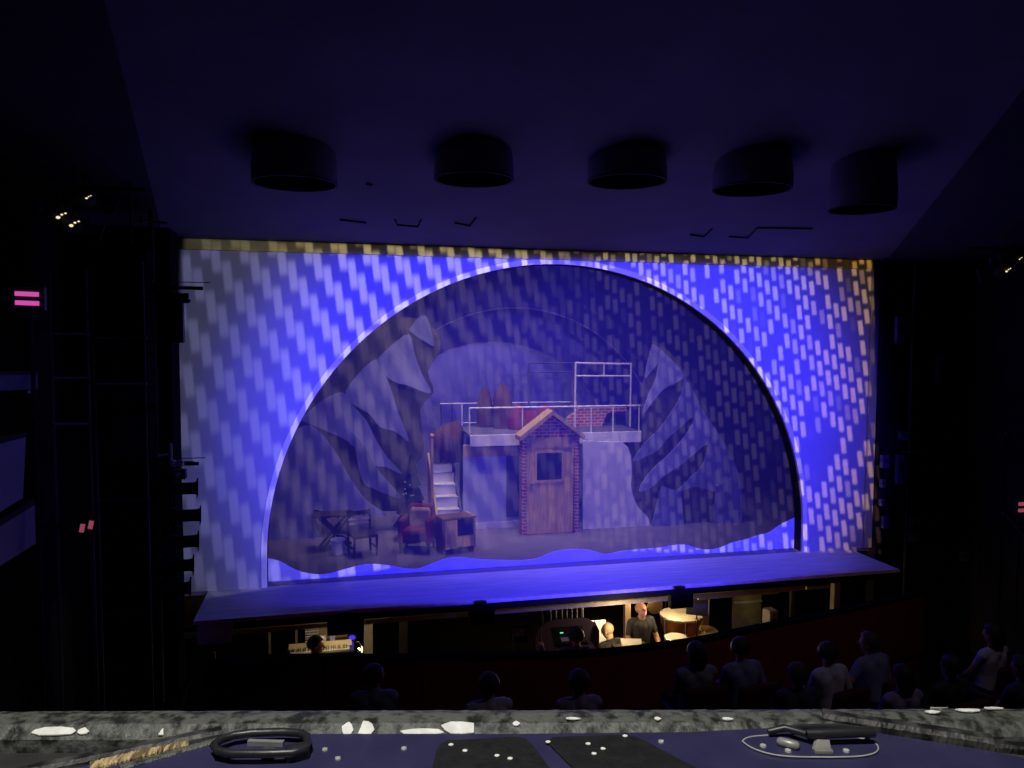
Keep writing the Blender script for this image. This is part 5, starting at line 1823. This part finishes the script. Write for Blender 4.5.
def gobo(name, loc, tgt, energy, color, colw, period, dash, wfill, shear, sx, sy, fade, blur_copy=0, roll=0.0, base=0.0, drop=.0, rnd=.22, defocus=0):
    o, ld, uv = spot(name, loc, tgt, math.radians(36), energy, (1, 1, 1), .3, .012)
    nt, em, g, u, v = lamp_nodes(ld)
    D = (V(tgt) - V(loc)).length
    cr, sr = math.cos(roll), math.sin(roll)
    ur = g.m('ADD', g.m('MULTIPLY', u, cr), g.m('MULTIPLY', v, sr))
    vr = g.m('SUBTRACT', g.m('MULTIPLY', v, cr), g.m('MULTIPLY', u, sr))

    def layer(du0, dv0):
        U = g.m('ADD', g.m('MULTIPLY', ur, D / colw), du0)
        cu = g.m('FLOOR', U)
        # slightly ragged diagonal chains of dashes
        wn = nt.nodes.new('ShaderNodeTexWhiteNoise')
        wn.noise_dimensions = '1D'
        nt.links.new(cu, wn.inputs['W'])
        Vv = g.m('ADD', g.m('MULTIPLY', vr, D / period), dv0)
        Vv = g.m('ADD', Vv, g.m('MULTIPLY', cu, shear))
        Vv = g.m('ADD', Vv, g.m('MULTIPLY', wn.outputs['Value'], rnd))
        cv = g.m('FLOOR', Vv)
        a = g.m('ABSOLUTE', g.m('SUBTRACT', g.m('SUBTRACT', U, cu), .5))
        b = g.m('ABSOLUTE', g.m('SUBTRACT', g.m('SUBTRACT', Vv, cv), .5))
        w2 = nt.nodes.new('ShaderNodeTexWhiteNoise')
        w2.noise_dimensions = '2D'
        cb = nt.nodes.new('ShaderNodeCombineXYZ')
        nt.links.new(cu, cb.inputs[0])
        nt.links.new(cv, cb.inputs[1])
        nt.links.new(cb.outputs[0], w2.inputs['Vector'])
        mu = g.ss(a, wfill / 2 + sx, wfill / 2 - sx)
        mv = g.ss(b, dash / 2 + sy, dash / 2 - sy)
        k = g.m('MULTIPLY', mu, mv)
        r = g.ss(w2.outputs['Value'], drop, drop + .45)
        return g.m('MULTIPLY', k, r)
    s = layer(0, 0)
    if blur_copy:
        s = g.m('MULTIPLY', g.m('ADD', s, layer(.45, .33)), .62)
    if defocus:                          # this projector goes out of focus towards the edge of its beam
        dfo = g.m('MULTIPLY', g.ss(u, uv((-3.0, 0, 2.5))[0], uv((-5.0, 0, 2.5))[0]), .62)
        s = g.m('ADD', g.m('MULTIPLY', s, g.m('SUBTRACT', 1.0, dfo)), g.m('MULTIPLY', dfo, .42))
    s = g.m('ADD', s, base)
    s = g.m('MULTIPLY', s, shutters(g, v, uv, tgt[0], .003))
    f0, f1, f2, f3 = [uv((x, 0, 2.5))[0] for x in fade]
    s = g.m('MULTIPLY', s, g.m('MULTIPLY', g.ss(u, f0, f1), g.ss(u, f3, f2)))
    nt.links.new(s, em.inputs['Strength'])
    # warmer towards the rim of the beam, cooler in the middle
    mixn = nt.nodes.new('ShaderNodeMix')
    mixn.data_type = 'RGBA'
    mixn.inputs['A'].default_value = (*color[0], 1)
    mixn.inputs['B'].default_value = (*color[1], 1)
    t = g.m('MAXIMUM', g.ss(u, uv((3.4, 0, 2.5))[0], uv((5.2, 0, 2.5))[0]), g.ss(u, uv((-3.6, 0, 2.5))[0], uv((-5.2, 0, 2.5))[0]))
    nt.links.new(t, mixn.inputs['Factor'])
    nt.links.new(mixn.outputs['Result'], em.inputs['Color'])


gobo('gobo_projector', (.6, -10.0, 4.7), (2.6, 0, 2.3), 2700, ((1, .86, .9), (1.35, .80, .36)), .135, .34, .70, .62, .38, .09, .07, (-.4, .9, 5.62, 5.68), roll=.10, drop=.12, base=.07)
gobo('gobo_projector', (.2, -10.0, 4.75), (-3.0, 0, 2.4), 2900, ((1, .9, .86), (.56, .56, .82)), .115, .90, .48, .94, .295, .16, .08, (-5.7, -5.6, -1.0, .9), roll=.12, base=.06, drop=-.3, rnd=.08, defocus=1)


def lamp(name, loc, energy, color, r=.05, kind='POINT'):
    ld = bpy.data.lights.new(name, kind)
    ld.energy = energy
    ld.color = color
    ld.shadow_soft_size = r
    o = bpy.data.objects.new(name, ld)
    COL.objects.link(o)
    o.location = loc
    return o


# lights hung over the set inside the stage house, plus an added front fill
def area(name, loc, tgt, sx, sy, energy, color):
    ld = bpy.data.lights.new(name, 'AREA')
    ld.shape = 'RECTANGLE'
    ld.size, ld.size_y = sx, sy
    ld.energy = energy
    ld.color = color
    o = bpy.data.objects.new(name, ld)
    COL.objects.link(o)
    o.location = loc
    o.rotation_euler = (V(tgt) - V(loc)).to_track_quat('-Z', 'Y').to_euler()
    return o


area('set_batten', (-.6, 2.0, 6.4), (-.3, 3.1, .6), 6, .4, 130, (.85, .70, .75)).data.spread = math.radians(75)
area('set_front_fill', (-.4, .6, 5.6), (-.2, 2.6, 1.2), 4.5, .3, 34, (.95, .76, .60)).data.spread = math.radians(70)  # added unseen fill to brighten the front of the doorway
area('cyc_batten', (-.8, 6.9, 6.4), (-1.0, 7.6, 2.0), 6, .4, 330, (.44, .38, .95))
# pit lamps
for px, py, Y, e in ((668, 603, -.35, 20), (606, 616, -.45, 10), (338, 626, -.75, 9), (735, 600, .2, 3), (640, 598, .5, 8)):
    p = onY(px, py, Y)
    lamp('pit_lamp', p, e, (1, .74, .42), .04)
lamp('pit_lamp', HEAD_READER + V((.06, -.30, .22)), 15, (1, .74, .40), .03)
p = onY(352, 637, -.35)
lamp('pit_blue_lamp', p, .6, (.1, .06, 1), .03)
# added unseen fill spot above the viewer, brightens the ledge
o, ld, uv = spot('ledge_fill', CAM + V((-.3, .15, 2.1)), CAM + V((.22, .98, -.5)), math.radians(24), 300, (1, .97, .9), .8, .1)
# added dim fill over the stalls and pit wall, source unseen
o, ld, uv = spot('house_fill', (2.5, -7.5, 6.3), (1.2, -3.4, -.6), math.radians(44), 60, (.9, .72, .95), .9, .4)
nt, em, g, u, v = lamp_nodes(ld)
vt = uv((1.2, -1.23, -.015))[1]
nt.links.new(g.ss(v, vt + .006, vt - .006), em.inputs['Strength'])
o, ld, uv = spot('house_fill', (-4.5, -8.2, 5.6), (-7.2, -3.6, 2.2), math.radians(24), 150, (.16, .12, 1), .9, .4)  # added unseen blue fill for the left box fronts
o, ld, uv = spot('ceiling_fill', (-.8, -2.6, .4), (-.8, -3.4, 6), math.radians(55), 50, (.25, .18, 1), 1, .8)  # added blue fill standing in for cloth bounce on the ceiling
w = bpy.data.worlds.new('night')
scn.world = w
w.use_nodes = True
w.node_tree.nodes['Background'].inputs[0].default_value = (.05, .045, .09, 1)
w.node_tree.nodes['Background'].inputs[1].default_value = .002
